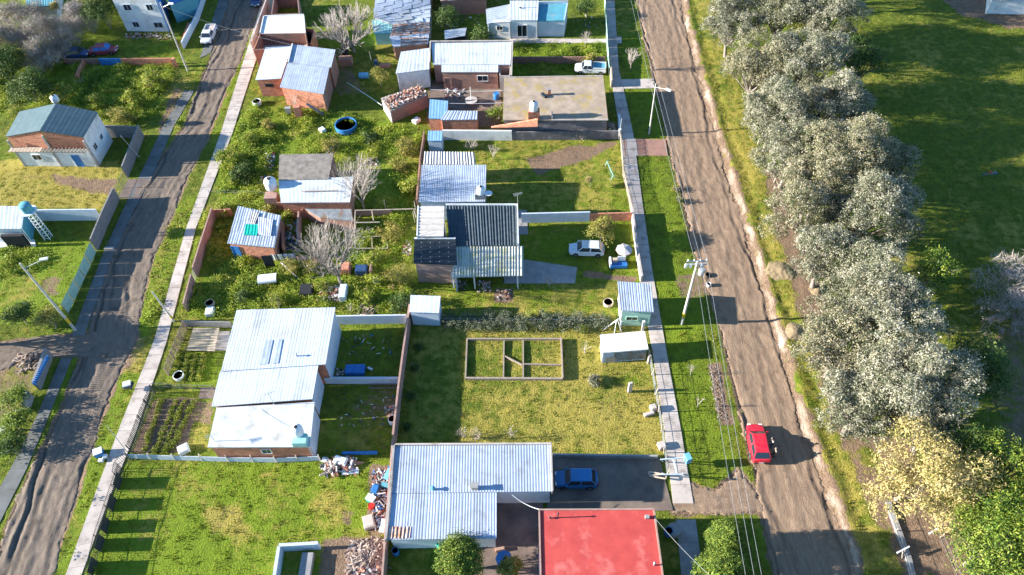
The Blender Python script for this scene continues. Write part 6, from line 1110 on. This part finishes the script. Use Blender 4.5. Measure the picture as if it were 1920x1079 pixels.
# earth mounds with holes behind
for px_,py_,R_,lb in ((1462,512,1.5,'upper earth mound on the verge with a triangular shadow'),(1490,628,1.5,'lower earth mound on the verge'),(1530,548,.8,'small earth heap between the two mounds under the trees')):
    c=G(px_,py_); c.z=float(basez(np.array([c.x]),np.array([c.y]))[0]); n=26; xs=np.linspace(-1,1,n); XX,YY=np.meshgrid(xs,xs); rr_=np.sqrt(XX**2+(YY*1.05)**2); ZZ=.95*R_/1.5*np.clip(1-(rr_+.22*nz(XX*2,YY*2,1.2,int(px_)))**1.1,-.25,1)+.05*nz(XX*9,YY*9,1.5,int(px_)); V=np.stack([c.x+XX.ravel()*R_*1.2,c.y+YY.ravel()*R_,c.z+ZZ.ravel()*.62-.06],1); ii=np.arange(n*n).reshape(n,n); Qf=np.stack([ii[:-1,:-1],ii[:-1,1:],ii[1:,1:],ii[1:,:-1]],-1).reshape(-1,4)
    o=mkmesh('earth_mound',V,Qf,None,M('mound_earth',(.33,.26,.15),(.22,.15,.09),3,.95,.4,8,0)); o.data.shade_smooth(); tag(o,lb,'mound')
# play thing in the shaded field
t=thing('tricycle','small blue and red cycle left in the shaded field','cycle',G(1852,332)); p=G(1852,332)
for dx in (-.55,.55,.75):
    mb=MB(); n=16; c_=p+Vector((dx,.15 if dx==.75 else 0,.3)); 
    for k in range(n): a,b_=6.283*k/n,6.283*(k+1)/n; mb.tube(c_+Vector((math.cos(a)*.3,0,math.sin(a)*.3)),c_+Vector((math.cos(b_)*.3,0,math.sin(b_)*.3)),.03,.03,5)
    mb.build('wheel',m_blue,t)
for a_,b_ in (((-.55,0,.3),(0,0,.75)),((0,0,.75),(.55,0,.3)),((-.2,0,.4),(.5,0,.8)),((.5,-.3,.9),(.5,.3,.9))): mb=MB(); mb.tube(p+Vector(a_),p+Vector(b_),.03,.03,5); mb.build('frame_tube',m_rust,t)
mb=MB(); mb.box(p+Vector((-.05,0,.8)),(.35,.2,.08)); mb.build('saddle',M('red_enamel',(.55,.03,.02)),t)
# people
def person(label,base,face,shirt,trousers,hair,skin=(.42,.25,.17),arms='lean',hh=1.72):
    B=G(*base); B.z=float(basez(np.array([B.x]),np.array([B.y]))[0])+.01; t=thing('person',label,'person',B); Rz=Matrix.Rotation(face,3,'Z'); k=hh/1.75; W=lambda x,y,z: B+Rz@Vector((x*k,y*k,z*k))   # +x is forward
    lean=.12
    def skin_body(name,J,E_,R_,mat):
        me=bpy.data.meshes.new(name); o_=Vector(t['wl']); me.from_pydata([tuple(v-o_) for v in J],E_,[]); ob=bpy.data.objects.new(name,me); C.objects.link(ob); ob.parent=t; md=ob.modifiers.new('skin','SKIN'); md.use_smooth_shade=True
        for i,r_ in enumerate(R_): me.skin_vertices[0].data[i].radius=(r_*k,r_*k) if not isinstance(r_,tuple) else (r_[0]*k,r_[1]*k)
        me.skin_vertices[0].data[0].use_root=True; ob.modifiers.new('sub','SUBSURF').levels=1; me.materials.append(mat); return ob
    t['wl']=[float(x) for x in B]
    sk=M('skin_tone',skin,None,1,.6,0,1,0)
    if arms=='lean': AL=[(.16,.20,1.22),(.40,.18,1.10),(.46,.16,1.08)]; AR=[(.16,-.20,1.22),(.38,-.16,1.06),(.44,-.14,1.04)]
    else: AL=[(.0,.25,1.12),(.06,.27,.86),(.08,.27,.79)]; AR=[(.10,-.24,1.14),(.30,-.15,1.05),(.36,-.12,1.05)]
    J=[(0,0,.95),(.03,0,1.15),(.08,0,1.36),(.10,0,1.47),(.13,0,1.55),(.14,0,1.66),(.07,.19,1.38),AL[0],AL[1],AL[2],(.07,-.19,1.38),AR[0],AR[1],AR[2],(0,.10,.88),(.02,.12,.48),(-.03,.13,.07),(.12,.14,.03),(0,-.10,.88),(.03,-.13,.48),(.0,-.14,.07),(.15,-.15,.03)]
    E_=[(0,1),(1,2),(2,3),(3,4),(4,5),(2,6),(6,7),(7,8),(8,9),(2,10),(10,11),(11,12),(12,13),(0,14),(14,15),(15,16),(16,17),(0,18),(18,19),(19,20),(20,21)]
    Rr=[.13,.125,.14,.062,.092,.092,.06,.045,.034,.03,.06,.045,.034,.03,.09,.06,.042,.035,.09,.06,.042,.035]
    skin_body('body',[W(*j) for j in J],E_,Rr,sk)
    skin_body('shirt',[W(*j) for j in ((0,0,.92),(.03,0,1.15),(.08,0,1.38),(.07,.2,1.385),(.5*(.07+AL[0][0]),.5*(.2+AL[0][1])+.01,1.3),(.07,-.2,1.385),(.5*(.07+AR[0][0]),-.5*(.2-AR[0][1])-.01,1.3))],[(0,1),(1,2),(2,3),(3,4),(2,5),(5,6)],[.155,.15,.165,.078,.07,.078,.07],shirt)
    skin_body('trousers',[W(*j) for j in ((0,0,.93),(0,.10,.86),(.02,.12,.48),(-.03,.13,.12),(0,-.10,.86),(.03,-.13,.48),(.0,-.14,.12))],[(0,1),(1,2),(2,3),(0,4),(4,5),(5,6)],[.125,.105,.08,.065,.105,.08,.065],trousers)
    mb=MB(); mb.lathe(W(.13,0,1.60),[(0,-.02),(.1,-.0),(.112,.06),(.1,.12),(.06,.15),(0,.16)],14,sx=1.05,sy=.95); mb.build('hair',hair,t,True)
    mb=MB(); mb.tube(W(.225,0,1.60),W(.25,0,1.575),.012,.016,6); [mb.tube(W(.21,s_*.035,1.625),W(.222,s_*.035,1.625),.012,.012,6) for s_ in (-1,1)]; mb.tube(W(.215,-.025,1.54),W(.215,.025,1.54),.008,.008,5); mb.build('face',sk,t)
    for A3 in (AL[2],AR[2]):   # five separate curled fingers
        s_=1 if A3[1]>0 else -1; mb=MB(); c_=W(*A3); f_=Rz@Vector((1,0,-.1)) if arms=='lean' or s_<0 else Rz@Vector((.3,0,-1)); sd=Rz@Vector((0,1,0)); mb.tube(c_,c_+f_*.06,.032,.036,8)
        for q in range(4): a_=c_+f_*.055+sd*(.012*(q-1.5)*1.4); L_=(.07,.08,.076,.06)[q]; m_=a_+f_*L_*.55+Vector((0,0,-.005)); mb.tube(a_,m_,.0095,.009,5); mb.tube(m_,m_+f_*L_*.35+Vector((0,0,-.025)),.009,.007,5)
        a_=c_+f_*.02-sd*s_*.03; mb.tube(a_,a_+f_*.035-sd*s_*.02,.011,.01,5); mb.tube(a_+f_*.035-sd*s_*.02,a_+f_*.06-sd*s_*.018,.01,.008,5); mb.build('hand',sk,t)
    for s_,x_ in ((1,.05),(-1,.08)): mb=MB(); mb.box(W(x_,s_*.14,.045),(.27*k,.1*k,.08*k),face); o=mb.build('shoe',m_iron,t); m_=o.modifiers.new('b','BEVEL'); m_.width=.03; m_.segments=2
    del t['wl']; return t
person('person in white and dark green patterned shirt leaning on the red car',(1444,838),math.pi,M('patterned_shirt',(.75,.77,.78),(.01,.05,.04),9,.9,0,1,0,th=(.46,.54)),m_pnav,m_hair)
person('person in a beige top standing at the rear door of the red car',(1450,856),math.pi*.95,M('beige_top',(.48,.42,.32)),m_iron,m_bark,arms='rest',hh=1.66)
# plants in furrows; upper-plot rows are added for fence-post shadow stripes
for i,(a_,b_,lb) in enumerate((((302,755),(272,842),'first row of seedlings next to the dark mesh fence'),((330,755),(293,845),'second row of seedlings in the furrowed garden'),((345,755),(308,845),'third row of seedlings in the furrowed garden'),((363,755),(322,840),'fourth row of seedlings, nearest the big white roofs'),((338,665),(328,712),'first leafy row added for fence-post shadow stripes in the slatted garden'),((352,668),(343,712),'second leafy row added for fence-post shadow stripes in the slatted garden'),((366,668),(358,712),'third leafy row added for fence-post shadow stripes in the slatted garden'),((382,668),(374,712),'fourth leafy row added for fence-post shadow stripes in the slatted garden'))):
    P=[G(*a_).lerp(G(*b_),k/9) for k in range(10)]; bl=[(p.x+jit(.1),p.y,.08,random.uniform(.16,.3)) for p in P]; V,v=blobs_cloud(bl,260,10,.07,.09,flat=.7); tag(mkmesh('seedling_row',V,np.arange(len(V)).reshape(-1,4),v,m_weed),lb,'plants','rows in the front gardens','stuff')
# ================================================================ GRASS AND WEEDS (uncountable)
NG=np.full(X.shape,9.0)
for q in NOG: NG=np.minimum(NG,sdf(q,X,Y))
def acc(kind):
    def f(px_,py_,r):
        rdv=field(px_,py_,rd); ng=field(px_,py_,NG); d_=field(px_,py_,ch[...,0]); l=field(px_,py_,ch[...,2]); dry=field(px_,py_,ch[...,1]); u_=r.uniform(0,1,len(px_)); inx=(rdv>.15)&(ng>.12)
        if kind=='g': return inx&(d_<.35+.3*u_)&(u_<.35+.7*np.maximum(l,dry))
        if kind=='w': return inx&(d_<.6)&(l>.78)&(nz(px_,py_,.75,55)>-.35)&((py_>44)|(px_<-38))
        if kind=='edge': return (ng>.0)&(rdv>-.6)&(rdv<.7)&(nz(px_,py_,.8,56)>-.1)
    return f
BX=(-104,88,12,128)
blades(520000,BX,.08,.2,.042,1,acc('g'),m_grass,'grass','short green and yellow lawn grass covering the plots and verges',tilt=.9,clump=9)
blades(120000,BX,.1,.22,.03,2,acc('g'),m_grassd,'dry_grass','scattered straw-coloured grass tufts over the lawns',tilt=1.0,clump=8)
blades(60000,BX,.1,.25,.04,3,acc('edge'),m_grassd,'dry_grass','dry grass fringe creeping over the road edges',tilt=1.0,clump=8)
def weeds(n_cl,per,seed,hmax,name,label,mat,leaf=.11,accf=None):
    r=default_rng(seed); x_=r.uniform(BX[0],BX[1],n_cl); y_=r.uniform(BX[2],BX[3],n_cl); ok=accf(x_,y_,r); x_,y_=x_[ok],y_[ok]; n=len(x_); z_=field(x_,y_,Z); hgt=hmax*np.clip(.35+.4*nz(x_,y_,.9,66)+.2*nz(x_,y_,2.6,67),.05,1)
    P=np.stack([np.repeat(x_,per)+r.normal(0,.2,n*per),np.repeat(y_,per)+r.normal(0,.2,n*per),np.repeat(z_,per)+np.repeat(hgt,per)*r.uniform(.2,1,n*per)],1); v=np.clip(np.repeat(.45+.22*nz(x_,y_,.7,68)+r.normal(0,.12,n),per)+r.normal(0,.12,n*per),0,1)
    V=leaves(P,np.tile([[0,0,1.0]],(len(P),1)),leaf,.42,r); return tag(mkmesh(name,V,np.arange(len(V)).reshape(-1,4),v,mat,loc=(0,0,0)),label,'weeds',kind='stuff')
weeds(420000,9,5,1.15,'weeds','rank weeds and brambles overgrowing the neglected plots',m_weed,accf=acc('w'))
def rp_acc(poly,fe=.4):
    S_=sdf(poly,X,Y); return lambda a,b,r: (field(a,b,S_)+.5*nz(a,b,1.2,71)<0)&(field(a,b,rd)>-.2)&(field(a,b,NG)>.0)
weeds(60000,9,6,.45,'verge_weeds','tall yellowish weeds on the verge of the left pavement',m_lfy,accf=rp_acc([(335,395),(365,365),(345,440),(310,560),(285,640),(265,640),(272,560),(295,470)]))
weeds(60000,9,7,.45,'verge_weeds','golden-green weeds on the upper verge by the whitewashed building',m_lfy,accf=rp_acc([(345,140),(385,125),(345,215),(320,245),(300,245),(322,190)]))
weeds(40000,9,8,.3,'verge_weeds','green weeds between the left pavement and the terracotta wall',m_weed,accf=rp_acc([(385,400),(400,410),(365,520),(345,590),(318,600),(350,500)]))
for o in bpy.data.objects:
    if 'wloc' in o: del o['wloc']
